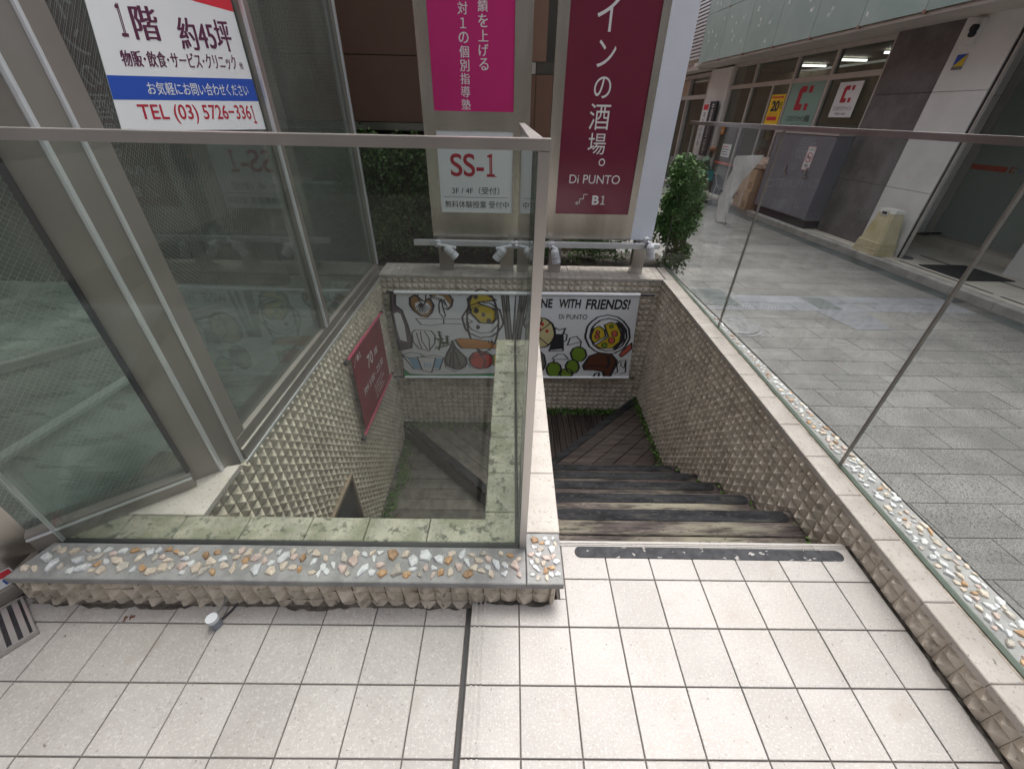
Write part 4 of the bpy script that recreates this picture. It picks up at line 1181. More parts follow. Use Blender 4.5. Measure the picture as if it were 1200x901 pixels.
poly(wob(445, 588, 58, 58, U=RU), 'grn', w=.006); poly(wob(258, 715, 56, 62, U=RU), 'grn', w=.006); poly(wob(398, 690, 50, 55, U=RU), 'grn', w=.006); poly(wob(350, 745, 50, 38, U=RU), 'grn', w=.006)
line(R_((360, 520), (380, 465), (430, 450), (465, 490), (360, 520)), .004); line(R_((465, 490), (455, 540)), .004)
line(R_((245, 625), (290, 590), (335, 590), (370, 630), (245, 632)), .004); line(R_((258, 632), (260, 670)), .004)
poly(wob(665, 440, 168, 145, 40, RU, .02), None, w=.006); poly(wob(672, 440, 138, 120, 40, RU, .02), None, w=.006)
poly(R_((540, 440), (560, 390), (600, 372), (640, 400), (650, 450), (560, 500), (540, 470)), 'yel', w=.005)
poly(R_((640, 365), (690, 345), (740, 365), (770, 430), (760, 490), (700, 540), (620, 540), (570, 520), (670, 450)), 'yel', w=.005)
line(R_((740, 350), (785, 400), (780, 480), (720, 545)), .012)
for q in ((718, 428, 22, 'coral'), (695, 478, 24, 'coral'), (585, 450, 17, 'coral'), (590, 418, 14, 'coral'), (640, 515, 20, 'grn'), (693, 375, 14, 'grn')):
    a.lay = 5; a.fill(wob(q[0], q[1], q[2], q[2], 14, RU, .05), q[3]); a.lay = 6; a.stroke(wob(q[0], q[1], q[2], q[2], 14, RU, .05), .003, 'ink', True)
poly(R_((480, 680), (530, 600), (600, 575), (690, 585), (735, 640), (720, 690), (680, 775), (640, 778), (630, 730), (560, 715), (490, 715)), 'brn', w=.008)
line(R_((505, 682), (560, 680), (640, 688)), .007); line(R_((665, 600), (680, 660), (655, 700)), .008)
line(R_((555, 780), (570, 745), (600, 740), (595, 785)), .006)
poly(R_((755, 595), (780, 560), (850, 500), (850, 545), (800, 590), (770, 612)), 'coral', w=.004)
line(R_((715, 745), (740, 735), (735, 670), (760, 640), (805, 635), (800, 735), (760, 750)), .004); line(R_((770, 650), (765, 680), (790, 700), (800, 650)), .003)
a.obj('print', fb)

# ================================================================== RED BANNER
rb = thing('red_banner', 'dark red opening-hours banner hung on the pyramid wall under the window', 'banner', (-1.14, 2.95, -.8))
q4 = [(-1.14, 2.515, -.748), (-1.14, 3.305, -.752), (-1.14, 3.305, -.105), (-1.14, 2.56, -.062)]
b = B(); b.raw([(x + k, y, z) for k in (0, .002) for x, y, z in q4], [(0, 1, 2, 3), (4, 5, 6, 7), (0, 1, 5, 4), (1, 2, 6, 5), (2, 3, 7, 6), (3, 0, 4, 7)], 'rbann'); obj('cloth', b, rb)
for p, q in (((-1.138, 2.49, -.060), (-1.138, 3.36, -.103)), ((-1.138, 2.47, -.747), (-1.138, 3.36, -.752))):
    P0, Q0 = Vector(p), Vector(q); d = (Q0 - P0).normalized()
    b = B(); b.cyl(P0, Q0, .011, 'rrod'); b.cyl(P0 - d * .045, P0, .015, 'ink'); b.cyl(Q0, Q0 + d * .03, .015, 'ink'); obj('rod', b, rb)
a = Art(quad_fn(*q4, (1, 0, 0), base=.0032))
a.text('B', .13, .86, .185, .93, 'wprint', .02); a.text('１', .20, .86, .24, .93, 'wprint', .08)
for k in range(3): a.stroke([(.03 + k * .03, .84 + k * .03), (.05 + k * .03, .86 + k * .03)], .008, 'wprint')
a.text('70', .38, .60, .56, .76, 'wprint', .0); a.text('席', .62, .62, .74, .72, 'wprint', .0)
a.text('PM 5:00 - 23:30', .16, .38, .84, .47, 'wprint', .0)
for k, w_ in enumerate((.30, .36, .28, .34)): a.text(('Di PUNTO', 'OPEN 5:00', '70席', '年中無休')[k], .45, .27 - .055 * k, .45 + w_, .30 - .055 * k, 'wprint', .0)
a.obj('lettering', rb)

# ================================================================== FLOOR DETAILS ON THE TERRACE
gr = thing('drain_grate', 'small steel drain grate set in the tiles at the lower left', 'grate', (-1.66, .66, -.03))
A0 = Vector((-1.742, .786)); e = Vector((.81, -.59)).normalized(); f_ = Vector((-.59, -.81)).normalized()
Lx, Ly = .20, .62
def gp(u, v): q = A0 + e * u + f_ * v; return (q.x, q.y)
def gbox(b, u0, u1, v0, v1, z0, z1, mk): b.prism([gp(u0, v0), gp(u0, v1), gp(u1, v1), gp(u1, v0)][::-1], z0, z1, mk)
b = B(); gbox(b, 0, Lx, 0, Ly, -.034, -.027, 'ink'); obj('pit', b, gr)
b = B(); gbox(b, 0, Lx, 0, .008, -.03, -.012, 'steel'); gbox(b, 0, Lx, Ly - .008, Ly, -.03, -.012, 'steel'); gbox(b, 0, .008, .008, Ly - .008, -.03, -.012, 'steel'); gbox(b, Lx - .008, Lx, .008, Ly - .008, -.03, -.012, 'steel'); obj('frame', b, gr)
for k in range(22):
    b = B(); v0 = .016 + k * .0275; gbox(b, .009, Lx - .009, v0, v0 + .015, -.027, -.0135, 'steel'); obj('bar', b, gr)
dsx = thing('door_stop', 'small grey cylindrical fitting on the tiles by the pebble wall', 'fitting', (-1.0, .70, -.03))
b = B(); b.cyl((-1.0, .70, -.031), (-1.0, .70, .004), .018, 'cab', n=20); b.cyl((-1.0, .70, .006), (-1.0, .70, .022), .0185, 'lampg', n=20); obj('body', b, dsx)
b = B(); b.tube([(-.99, .718, -.022), (-.975, .75, -.026), (-.965, .785, -.026)], .004, 'ink', 6); b.tube([(-1.0, .72, .01), (-.995, .75, .0), (-1.0, .785, .02)], .0025, 'gry', 6); obj('cable', b, dsx)
b = B(); leaves(b, [(-1.32 + random.gauss(0, .008), .72 + random.gauss(0, .006), ZL + .002) for _ in range(7)], .008, .018, 'brn', .9); tag(obj('dead_leaf', b), 'crumbled brown leaf on the left terrace tiles', 'leaf')
# ================================================================== STREET
random.seed(21)
def BW(): return B(W)
ZR, ZP = -.80, -.68
road = sempty('road', (3.8, 6, -.8))
b = BW(); b.box(1.9, 6.1, -6, 60, ZR - .3, ZR - .006, 'joint'); obj('road_bed', b, road)
b = BW(); b.box(6.1, 90, -30, 90, ZR - .4, ZR - .05, 'joint'); b.box(1.9, 90, 60, 120, ZR - .4, ZR - .05, 'joint'); struct(obj('ground', b))
cells = []
y = -1.4; r = 0
PW, PH = .53, .2625
while y < 28:
    y1 = y + PH
    x = 1.95 - (PW / 2 if r % 2 else 0)
    while x < 5.84:
        x1 = min(x + PW, 5.84); xa_ = max(x, 1.95)
        if x1 - xa_ > .05:
            cy = (y + y1) / 2; mk = 'paver'
            if 4.93 < cy < 5.42: mk = 'paverg'
            cells.append((xa_, x1, y, y1, mk))
        x += PW
    y = y1; r += 1
def vis(c):
    p = W((c[0] + c[1]) / 2, (c[2] + c[3]) / 2, ZR)
    return inview(p, 10) and not (p[0] < 1.9)
cells.sort(key=lambda c: camdist(W((c[0] + c[1]) / 2, (c[2] + c[3]) / 2, ZR)))
cnt = 0
rest = BW()
gj = .0022
for c in cells:
    if c[0] >= 3.82 and c[1] <= 4.42 and 4.93 < (c[2] + c[3]) / 2 < 5.42: mk = 'dstrip' if c[0] < 4.0 else c[4]
    else: mk = c[4]
    if cnt < 298 and vis(c):
        b = BW(); b.box(c[0] + gj, c[1] - gj, c[2] + gj, c[3] - gj, ZR - .01, ZR + random.uniform(-.0008, .0008), mk, .0014); obj('paver', b, road); cnt += 1
    else: rest.box(c[0] + gj, c[1] - gj, c[2] + gj, c[3] - gj, ZR - .01, ZR, mk)
o = obj('paver', rest, road); o['kind'] = 'stuff'
y = -1.0
while y < 24:
    if not (4.93 < y + .2 < 5.42):
        b = BW(); b.box(5.845, 6.098, y + .003, y + .447, ZR - .01, ZR + .001, 'dstrip', .0015); obj('drain_stone', b, road)
    y += .45
b = BW(); b.prism([(3.84, 4.34), (4.30, 4.36), (4.36, 4.90), (3.74, 4.88)], ZR, ZR + .0035, 'faded'); obj('faded_marking', b, road)
kb = struct(sempty('kerb', (6.15, 6, -.7)))
y = -1.0
while y < 24:
    b = BW(); b.box(6.10, 6.25, y + .003, y + .597, ZR - .1, ZP + .0, 'kerbs', .012); obj('kerb_stone', b, kb)
    y += .6
pv = sempty('pavement', (6.4, 6, -.7))
b = BW(); b.box(6.25, 9.2, -3, 24, ZP - .3, ZP - .006, 'joint'); b.box(7.86, 9.2, 4.0, 8.36, ZP, -.556, 'joint'); obj('pavement_bed', b, pv)
y = 2.0; 
while y < 16:
    x = 6.25
    while x < (7.84 if y < 8.3 else 6.6):
        x1 = min(x + .4, 7.855)
        b = BW(); b.box(x + .002, x1 - .002, y + .002, y + .398, ZP - .01, ZP + random.uniform(-.0005, .0005), 'pvt', .001); obj('tile', b, pv)
        x = x1
        if x > 7.85: break
    y += .4
y = 4.0
while y < 8.2:
    b = BW(); b.box(7.84, 8.15, y + .002, y + .398, -.565, -.55, 'pvt', .001); obj('step_tile', b, pv)
    b = BW(); b.box(7.825, 7.838, y + .002, y + .398, ZP, -.552, 'pvt'); obj('step_riser', b, pv)
    y += .4
# dark inlaid lines and mats on the pavement
for x0, y0, x1, y1 in ((6.36, 5.3, 6.39, 6.80), (7.02, 5.3, 7.05, 7.15), (6.36, 3.4, 6.39, 5.2), (7.02, 3.4, 7.05, 5.2)):
    b = BW(); b.box(x0, x1, y0, y1, ZP, ZP + .004, 'ink'); obj('inlaid_line', b, pv)
mt = B(W); mt.box(6.49, 7.24, 5.82, 6.58, ZP + .001, ZP + .014, 'mat', .003); tag(obj('floor_mat', mt), 'black square mesh mat on the cream pavement across the street', 'mat')
dc = BW(); dc.cyl((6.62, 7.0, ZP), (6.62, 7.0, ZP + .012), .12, 'iron', n=24); tag(obj('drain_cover', dc), 'small round dark drain cover beside the yellowed bin', 'drain cover')
# manholes
mh = thing('manhole_cover', 'round grey manhole cover in the street behind the pebble strip', 'manhole cover', W(2.45, 4.42, ZR))
b = BW(); b.cyl((2.45, 4.42, ZR - .01), (2.45, 4.42, ZR + .004), .31, 'iron', n=40); obj('ring', b, mh)
b = BW(); b.cyl((2.45, 4.42, ZR), (2.45, 4.42, ZR + .007), .265, 'joint', n=40); b.cyl((2.45, 4.42, ZR), (2.45, 4.42, ZR + .010), .255, 'iron', n=40); obj('cover_plate', b, mh)
b = BW(); b.cyl((2.58, 4.46, ZR), (2.58, 4.46, ZR + .013), .03, 'iron', n=16); obj('lifting_hole', b, mh)
mh = thing('manhole_cover', 'dark square manhole cover in the pale granite band of the street', 'manhole cover', W(2.6, 5.32, ZR))
b = BW(); b.box(2.20, 2.90, 4.97, 5.68, ZR - .01, ZR + .004, 'iron', .002); obj('frame', b, mh)
b = BW(); b.box(2.25, 2.85, 5.02, 5.63, ZR, ZR + .008, 'dstrip', .002); obj('cover_plate', b, mh)
b = BW(); b.box(2.45, 2.50, 5.06, 5.09, ZR, ZR + .012, 'iron'); b.box(2.45, 2.50, 5.55, 5.58, ZR, ZR + .012, 'iron'); obj('lifting_hole', b, mh)

b = BW(); b.box(3.85, 4.13, 4.95, 5.38, ZR - .01, ZR + .0035, 'dstrip', .001); obj('dark_paver', b, road)
# ---------------------------------------------------------------- drugstore building
XF = 6.49
ds = thing('drugstore_building', 'drugstore building across the street with mint glass panels and granite pillar', 'building', W(7, 9, ZP))
# granite pillar
for z0, z1 in ((ZP, .305), (.311, 1.635), (1.641, 2.52)):
    b = BW(); b.box(XF, XF + .04, 7.88, 9.03, z0, z1, 'granite'); obj('granite_panel', b, ds)
b = BW(); b.box(XF + .04, XF + .6, 7.87, 9.03, ZP, 2.52, 'dwall'); obj('pillar_core', b, ds)
# white pillar, its panels and the dark joint
for z0, z1 in ((ZP, .305), (.311, 1.635), (1.641, 2.52)):
    b = BW(); b.box(XF + .003, XF + .06, 7.02, 7.877, z0, z1, 'wtile'); obj('white_panel', b, ds)
b = BW(); b.box(XF + .06, XF + .09, 6.99, 7.87, ZP, 2.52, 'wtile'); obj('pillar_core', b, ds)
for y0 in (6.99, 6.955): 
    b = BW(); b.box(XF + .01, XF + .05, y0, y0 + .018, ZP, 2.52, 'ink' if y0 > 6.96 else 'sframe'); obj('joint_strip', b, ds)
# recess return wall, glass door
for z0, z1 in ((-.55, .305), (.311, 1.635), (1.641, 2.52)):
    b = BW(); b.box(XF + .65, 8.08, 8.35, 8.40, z0, z1, 'wtile'); obj('white_panel', b, ds)
b = BW(); b.box(8.085, 8.16, 8.21, 8.345, -.55, 2.52, 'sframe'); obj('door_frame', b, ds)
b = BW(); b.box(8.085, 8.16, 2.5, 8.205, 1.98, 2.06, 'sframe'); b.box(8.085, 8.16, 2.5, 8.205, -.55, -.50, 'sframe'); obj('door_frame', b, ds)
b = BW(); b.box(8.11, 8.122, 6.72, 8.205, -.50, 1.98, 'glassg'); gd_ = obj('window_pane', b, ds)
b = BW(); b.box(8.11, 8.122, 2.5, 6.66, -.50, 1.98, 'glassg'); obj('window_pane', b, ds)
b = BW(); b.box(8.11, 8.122, 2.5, 8.205, 2.065, 2.5, 'glassg'); obj('window_pane', b, ds)
b = BW(); b.box(8.2, 8.3, 2.4, 8.4, -.6, 2.5, 'dwall'); obj('interior_wall', b, ds)
b = BW(); b.box(8.085, 8.16, 6.66, 6.72, -.5, 1.98, 'sframe'); obj('door_frame', b, ds)
b = BW(); b.box(7.45, 7.75, 5.9, 6.20, ZP, 2.5, 'wtile'); obj('white_pillar', b, ds)
a = Art(plane_fn((8.11, 8.205, 0), (0, -1, 0), (0, 0, 1), (-1, 0, 0), f=W))
a.fill([(.01, .575), (.60, .575), (.60, .655), (.01, .655)], 'coral'); a.nl()
def logo(a, x, y, s, mk):
    u = s / 5.
    a.fill([(x, y), (x + 2.8 * u, y), (x + 2.8 * u, y + 1.3 * u), (x + 1.5 * u, y + 1.3 * u), (x + 1.5 * u, y + 3.7 * u), (x + 2.8 * u, y + 3.7 * u), (x + 2.8 * u, y + 5 * u), (x + .7 * u, y + 5 * u), (x, y + 4.3 * u)], mk)
    a.fill([(x + 3.7 * u, y), (x + 5 * u, y), (x + 5 * u, y + 1.4 * u), (x + 3.7 * u, y + 1.4 * u)], mk)
    a.fill([(x + 3.7 * u, y + 3.6 * u), (x + 5 * u, y + 3.6 * u), (x + 5 * u, y + 5 * u), (x + 3.7 * u, y + 5 * u)], mk)
logo(a, .64, .575, .09, 'coral'); a.text('ココカラファイン', .76, .59, 1.25, .645, 'blue', .02)
a.obj('lettering', gd_)
# soffit, fascia glass panels
b = BW(); b.box(5.84, 9.2, 2.0, 15.6, 2.505, 2.60, 'soffit'); obj('canopy_soffit', b, ds)
b = BW(); b.box(5.80, 5.90, 2.0, 15.3, 2.50, 2.545, 'sframe'); obj('canopy_edge', b, ds)
b = BW(); b.box(5.90, 12, 2.0, 15.2, 2.60, 6.8, 'wtile'); obj('upper_wall', b, ds)
marks = []
y = 15.18 - 1.23 * 10
while y < 15.1:
    for z0 in (2.55, 3.60, 4.65, 5.70):
        b = BW(); b.box(5.765, 5.78, y + .006, y + 1.224, z0 + .006, z0 + 1.044, 'mint', 0); pn = obj('glass_panel', b, ds)
        if z0 < 4.7:
            a = Art(plane_fn((5.765, y + 1.23, z0), (0, -1, 0), (0, 0, 1), (-1, 0, 0), f=W))
            for _ in range(7):
                u, v = random.uniform(.08, 1.08), random.uniform(.08, .92); s = random.choice((.035, .045, .06)); t = random.choice((-1, 1))
                a.fill([(u, v), (u + .012, v), (u + .012 + s * .5 * t, v + s * 1.6), (u + s * .5 * t, v + s * 1.6)], 'mark')
                a.fill([(u - .05, v + .01), (u - .012, v + .035), (u - .035, v + .085)], 'mark')
            a.obj('print', pn)
        b = BW(); b.cyl((5.755, y, z0), (5.79, y, z0), .028, 'brown2', n=10); obj('panel_clamp', b, ds)
    y += 1.23
# shop front frames
b = BW()
for z0, z1 in ((2.42, 2.50), (1.93, 2.02)): b.box(XF + .06, XF + .14, 9.035, 14.55, z0, z1, 'sframe')
obj('transom_frame', b, ds)
ym = [9.06, 10.40, 11.62, 13.28, 14.42]
for y in ym:
    b = BW(); b.box(XF + .055, XF + .145, y, y + .075, ZP, 2.42, 'sframe'); obj('mullion', b, ds)
for y in (12.35,):
    b = BW(); b.box(XF + .07, XF + .13, y, y + .06, ZP, 1.93, 'sframe'); obj('mullion', b, ds)
for a_, c_ in zip(ym, ym[1:]):
    b = BW(); b.box(XF + .095, XF + .105, a_ + .078, c_ - .003, 2.023, 2.417, 'glasss'); tp_ = obj('window_pane', b, ds)
    b = BW(); b.box(XF + .095, XF + .105, a_ + .078, c_ - .003, ZP + .02, 1.927, 'glasss'); obj('window_pane', b, ds)
# shop interior
b = BW(); b.box(XF + .15, 11, 9.1, 16, ZP - .1, ZP, 'shopf'); obj('interior_floor', b, ds)
b = BW(); b.box(9.6, 9.7, 9.1, 16, ZP, 2.5, 'warm'); b.box(XF + .5, 9.6, 9.035, 9.09, ZP, 2.5, 'dwall'); b.box(XF + .2, 9.6, 15.9, 16, ZP, 2.5, 'warm'); obj('interior_wall', b, ds)
for k in range(6):
    yy = 9.8 + k * .95
    b = BW(); b.box(7.5 + (k % 2) * .5, 8.5 + (k % 2) * .5, yy, yy + .28, ZP, 1.15, 'wtile')
    sh = obj('shelf', b, ds)
    for lv in range(4):
        b = BW(); x = 7.44 + (k % 2) * .5
        for q in range(9): b.box(x + q * .115, x + q * .115 + .1, yy - .1, yy, ZP + .2 + lv * .42, ZP + .2 + lv * .42 + random.uniform(.15, .33), random.choice(GOODS))
        for q in range(2): b.box(x - .08, x, yy + q * .14, yy + .12 + q * .14, ZP + .2 + lv * .42, ZP + .2 + lv * .42 + random.uniform(.15, .33), random.choice(GOODS))
        o = obj('goods', b, sh); o['kind'] = 'stuff'
for yy in (9.6, 11.0, 12.4, 13.8):
    tl = BW(); tl.box(7.9, 8.6, yy, yy + .05, 2.43, 2.47, 'lamp'); obj('ceiling_light', tl, ds)
# posters stuck to the shop window
def wall_poster(name, label, y1, y0, z0, z1, mk, xoff=.05):
    t = thing(name, label, 'poster', W(XF + xoff, (y0 + y1) / 2, z0))
    b = BW(); b.box(XF + xoff, XF + xoff + .004, y0, y1, z0, z1, mk); obj('sheet', b, t)
    a = Art(plane_fn((XF + xoff, y1, z0), (0, -1, 0), (0, 0, 1), (-1, 0, 0), f=W, lift=.0015, base=.003))
    return t, a
t, a = wall_poster('shop_poster', 'large mint poster with red emblem in the drugstore window', 11.58, 10.48, 1.06, 1.93, 'postg')
logo(a, .33, .36, .44, 'dred'); a.text('ココカラファイン薬局', .18, .15, .98, .27, 'ink', .03); a.text('クリニック', .40, .05, .72, .11, 'ink', .02); a.obj('print', t)
t, a = wall_poster('shop_poster', 'white poster with red emblem nearest the granite pillar', 10.04, 9.43, 1.30, 1.87, 'white', .045)
logo(a, .17, .24, .27, 'dred'); a.text('ココカラファイン', .06, .11, .55, .18, 'ink', .02); a.text('OPEN 10:00', .16, .04, .44, .075, 'ink', .0); a.obj('print', t)
t, a = wall_poster('shop_poster', 'yellow sale poster with large black 20 in the drugstore window', 12.25, 11.70, 1.10, 1.74, 'yelp', .045)
a.text('20', .10, .30, .42, .52, 'ink', .05); a.text('倍', .43, .36, .53, .50, 'herb', .03); a.fill([(.06, .12), (.46, .12), (.46, .20), (.06, .20)], 'red'); a.text('ポイント', .1, .22, .46, .28, 'red', .03); a.fill([(.04, .57), (.50, .57), (.50, .60), (.04, .60)], 'red'); a.obj('print', t)
t, a = wall_poster('shop_poster', 'small orange notice at the left edge of the drugstore window', 14.35, 14.15, .85, 1.15, 'org', .045); a.text('営業中', .03, .05, .17, .12, 'white', .02); a.obj('print', t)
t, a = wall_poster('shop_poster', 'small white notice on the pane left of the sliding door', 14.0, 13.5, .30, .62, 'white', .045)
for k in range(4): a.fill([(.05, .05 + k * .065), (.42 - .05 * (k % 2), .05 + k * .065), (.42 - .05 * (k % 2), .075 + k * .065), (.05, .075 + k * .065)], 'red' if k == 3 else 'gry')
a.obj('print', t)
t, a = wall_poster('window_stripe', 'pink stripe printed across the sliding door glass', 14.3, 11.7, .10, .16, 'coral', .085); a.fill([(.5, .01), (.52, .01), (.52, .05), (.5, .05)], 'white'); a.obj('print', t)
# grey steel cabinets
cb = thing('steel_cabinet', 'row of grey steel cabinets with double doors in front of the drugstore', 'cabinet', W(XF - .3, 9.8, ZP))
b = BW(); b.box(XF - .28, XF + .045, 9.06, 11.0, -.52, 1.0, 'cab'); obj('body', b, cb)
b = BW(); b.box(XF - .26, XF + .04, 9.08, 10.95, ZP, -.52, 'ink'); obj('plinth', b, cb)
for y0, y1, hy in ((9.07, 9.60, 9.53), (9.605, 10.30, 10.22), (10.305, 10.98, None)):
    b = BW(); b.box(XF - .30, XF - .281, y0, y1, -.50, .985, 'cab', 0); dr = obj('door', b, cb)
    if hy:
        b = BW(); b.box(XF - .335, XF - .30, hy, hy + .03, .28, .42, 'steel', 0); b.box(XF - .33, XF - .30, hy - .06, hy + .01, .24, .27, 'steel'); obj('handle', b, dr)
b = BW(); b.box(XF - .31, XF + .04, 9.04, 11.02, 1.001, 1.04, 'sframe'); obj('cabinet_top', b, cb)
t = thing('no_smoking_sign', 'small white no smoking sign on the grey cabinet doors', 'sign', W(XF - .3, 9.63, .38))
b = BW(); b.box(XF - .308, XF - .303, 9.51, 9.75, .37, .80, 'white'); obj('plate', b, t)
a = Art(plane_fn((XF - .308, 9.75, .37), (0, -1, 0), (0, 0, 1), (-1, 0, 0), f=W, lift=.0012))
a.ell(.12, .235, .085, .085, None, 'red', .014); a.lay = 3; a.fill([(.06, .225), (.17, .225), (.17, .245), (.06, .245)], 'ink'); a.stroke([(.06, .295), (.18, .175)], .014, 'red')
a.text('禁煙', .07, .06, .17, .11, 'ink', .02); a.text('NO SMOKING', .03, .36, .21, .385, 'ink', .0); a.stroke([(.008, .008), (.232, .008), (.232, .422), (.008, .422)], .006, 'red', True); a.obj('print', t)
# boxes and crumpled paper
for k, (z0, z1, dx, lab) in enumerate(((ZP, -.26, .0, 'brown cardboard box at the bottom of the stack beside the cabinets'), (-.255, .22, .03, 'brown cardboard box on top of the stack beside the cabinets'))):
    t = thing('cardboard_box', lab, 'box', W(6.2, 11.4, z0))
    b = BW(); b.box(6.06 + dx, 6.48, 11.10, 11.72, z0, z1, 'card'); obj('body', b, t)
    b = BW(); b.box(6.055 + dx, 6.0595 + dx, 11.36, 11.44, z0 + .01, z1 - .01, 'paperb'); b.box(6.07 + dx, 6.47, 11.37, 11.44, z1, z1 + .003, 'paperb'); obj('tape', b, t)
    a = Art(plane_fn((6.06 + dx, 11.72, z0), (0, -1, 0), (0, 0, 1), (-1, 0, 0), f=W, lift=.001, base=.002))
    for q in range(3): a.fill([(.42, .06 + q * .05), (.56, .06 + q * .05), (.56, .08 + q * .05), (.42, .08 + q * .05)], 'brn')
    a.fill([(.05, .26), (.12, .26), (.12, .34), (.05, .34)], 'brn'); a.obj('print', t)
bm = bmesh.new(); bmesh.ops.create_icosphere(bm, subdivisions=3, radius=1)
me = bpy.data.meshes.new('paper')
for v in bm.verts:
    n = 1 + .16 * math.sin(v.co.x * 9 + v.co.y * 5) * math.cos(v.co.z * 8) + random.uniform(-.05, .05)
    v.co = Vector(W(6.3 + v.co.x * .22 * n, 11.35 + v.co.y * .42 * n, .33 + max(-.7, v.co.z) * .15 * n))
bm.to_mesh(me); bm.free(); me.materials.append(M['paperb'])
tag(link('paper_bundle', me), 'crumpled brown paper bundle lying on the cardboard boxes', 'paper')
# stickers and alarm box on the white pillar
t = thing('alarm_box', 'white alarm box with dark blue lens high on the white pillar', 'alarm', W(XF, 7.63, 2.2))
b = BW(); b.box(XF - .06, XF + .002, 7.55, 7.74, 2.18, 2.47, 'wtile', .01); obj('housing', b, t)
b = BW(); b.cyl((XF - .06, 7.60, 2.36), (XF - .11, 7.60, 2.36), .045, 'navy', n=16); b.cyl((XF - .06, 7.60, 2.30), (XF - .10, 7.60, 2.30), .04, 'navy', n=16); obj('lens', b, t)
t = thing('security_sticker', 'small yellow and blue security sticker on the white pillar', 'sticker', W(XF, 7.66, 1.95))
b = BW(); b.box(XF - .004, XF + .001, 7.58, 7.74, 1.90, 2.08, 'blue'); obj('plate', b, t)
a = Art(plane_fn((XF - .004, 7.74, 1.90), (0, -1, 0), (0, 0, 1), (-1, 0, 0), f=W)); a.fill([(0, .04), (.16, .04), (.16, .18)], 'yel'); a.nl(); a.fill([(0, 0), (.16, 0), (.16, .04), (0, .04)], 'gry'); a.obj('print', t)
cbk = B(W)
for k in range(3): cbk.tube([(7.9 + .25 * math.cos(t * .8 + k) + .1 * t / 3, 8.2 + .07 * math.sin(t * 1.3 + k * 2) - .1 * k, -.54 + .02 * k) for t in range(9)], .018, 'ink', 6)
tag(obj('coiled_cable', cbk), 'coil of dark cable on the step below the white panel', 'cable')

# ---------------------------------------------------------------- yellowed bin (road sign weight / stand)
bn = thing('plastic_bin', 'yellowed tapered plastic stand with white top on the cream pavement', 'bin', W(6.30, 7.3, ZP))
def frus(b, cx, cy, z0, z1, ax, ay, bx, by, mk, cham=.03):
    def ring(hx, hy, z):
        c = cham
        return [(cx - hx + c, cy - hy, z), (cx + hx - c, cy - hy, z), (cx + hx, cy - hy + c, z), (cx + hx, cy + hy - c, z), (cx + hx - c, cy + hy, z), (cx - hx + c, cy + hy, z), (cx - hx, cy + hy - c, z), (cx - hx, cy - hy + c, z)]
    vs = ring(ax, ay, z0) + ring(bx, by, z1)
    b.raw(vs, [tuple(range(8))[::-1], tuple(range(8, 16))] + [(i, (i + 1) % 8, 8 + (i + 1) % 8, 8 + i) for i in range(8)], mk)
cx, cy = 6.30, 7.30
b = BW(); frus(b, cx, cy, ZP, ZP + .06, .18, .27, .18, .27, 'binp'); obj('foot', b, bn)
b = BW()
def sz(t): return (.168 - .06 * t, .255 - .10 * t)
frus(b, cx, cy, ZP + .06, ZP + .66, *sz(0), *sz(1), 'binp'); obj('body', b, bn)
for k in range(4):
    t0 = .05 + k * .055; t1 = t0 + .028
    b = BW(); s0, s1_ = sz(t0), sz(t1); frus(b, cx, cy, ZP + .06 + .6 * t0, ZP + .06 + .6 * t1, s0[0] + .014, s0[1] + .014, s1_[0] + .010, s1_[1] + .010, 'binp'); obj('rib', b, bn)
b = BW(); frus(b, cx, cy, ZP + .66, ZP + .71, .112, .165, .095, .145, 'binw', .03); obj('lid', b, bn)
b = BW(); b.box(cx - .122, cx - .112, cy - .07, cy + .07, ZP + .62, ZP + .70, 'binw'); b.box(cx - .1235, cx - .1225, cy - .05, cy + .05, ZP + .635, ZP + .675, 'ink'); obj('handle', b, bn)

# ---------------------------------------------------------------- clinic signs, farther fronts
b = BW()
cl = thing('clinic_building', 'narrow building with glass doors and louvred upper floor beyond the drugstore', 'building', W(7, 17, ZP))
b = BW(); b.box(XF, XF + .4, 14.5, 15.75, ZP, 2.46, 'wtile'); obj('pillar', b, cl)
b = BW(); b.box(XF + .1, XF + .14, 15.75, 17.2, ZP, 2.4, 'glasss'); obj('window_pane', b, cl)
b = BW(); b.box(XF + 1.5, XF + 1.6, 15.7, 25, ZP, 2.4, 'warm'); b.box(XF + .2, XF + 3, 15.76, 25, ZP - .1, ZP, 'shopf'); obj('interior_wall', b, cl)
b = BW(); b.box(6.0, 9, 15.6, 26, 2.46, 2.6, 'soffit'); obj('canopy_soffit', b, cl)
for y in (15.75, 17.2, 18.1, 19.0, 20.2, 21.4):
    b = BW(); b.box(XF, XF + .16, y, y + .09, ZP, 2.4, 'sframe'); obj('mullion', b, cl)
b = BW(); b.box(XF, XF + .16, 15.75, 22, 1.75, 1.86, 'sframe'); b.box(XF, XF + .16, 15.75, 22, 2.32, 2.42, 'sframe'); obj('door_header', b, cl)
b = BW(); b.box(XF + .1, XF + .12, 17.29, 22, ZP, 1.75, 'glasss'); obj('window_pane', b, cl)
b = BW(); b.box(XF + .1, XF + .12, 17.29, 22, 1.86, 2.3, 'paperb'); obj('tan_transom', b, cl)  # lit look put into the tan colour; the panel does not glow
b = BW(); b.box(5.95, 7.5, 15.4, 26, 2.6, 7, 'soffit'); obj('upper_wall', b, cl)
z = 2.7
while z < 6.4:
    b = BW(); b.prism([(5.86, 15.42), (5.95, 15.42), (5.95, 19.5), (5.86, 19.5)], z, z + .05, 'alu'); obj('louvre', b, cl)
    z += .085
t = thing('clinic_sign', 'white vertical clinic sign with dark characters beyond the drugstore', 'sign', W(6.35, 15.3, .55))
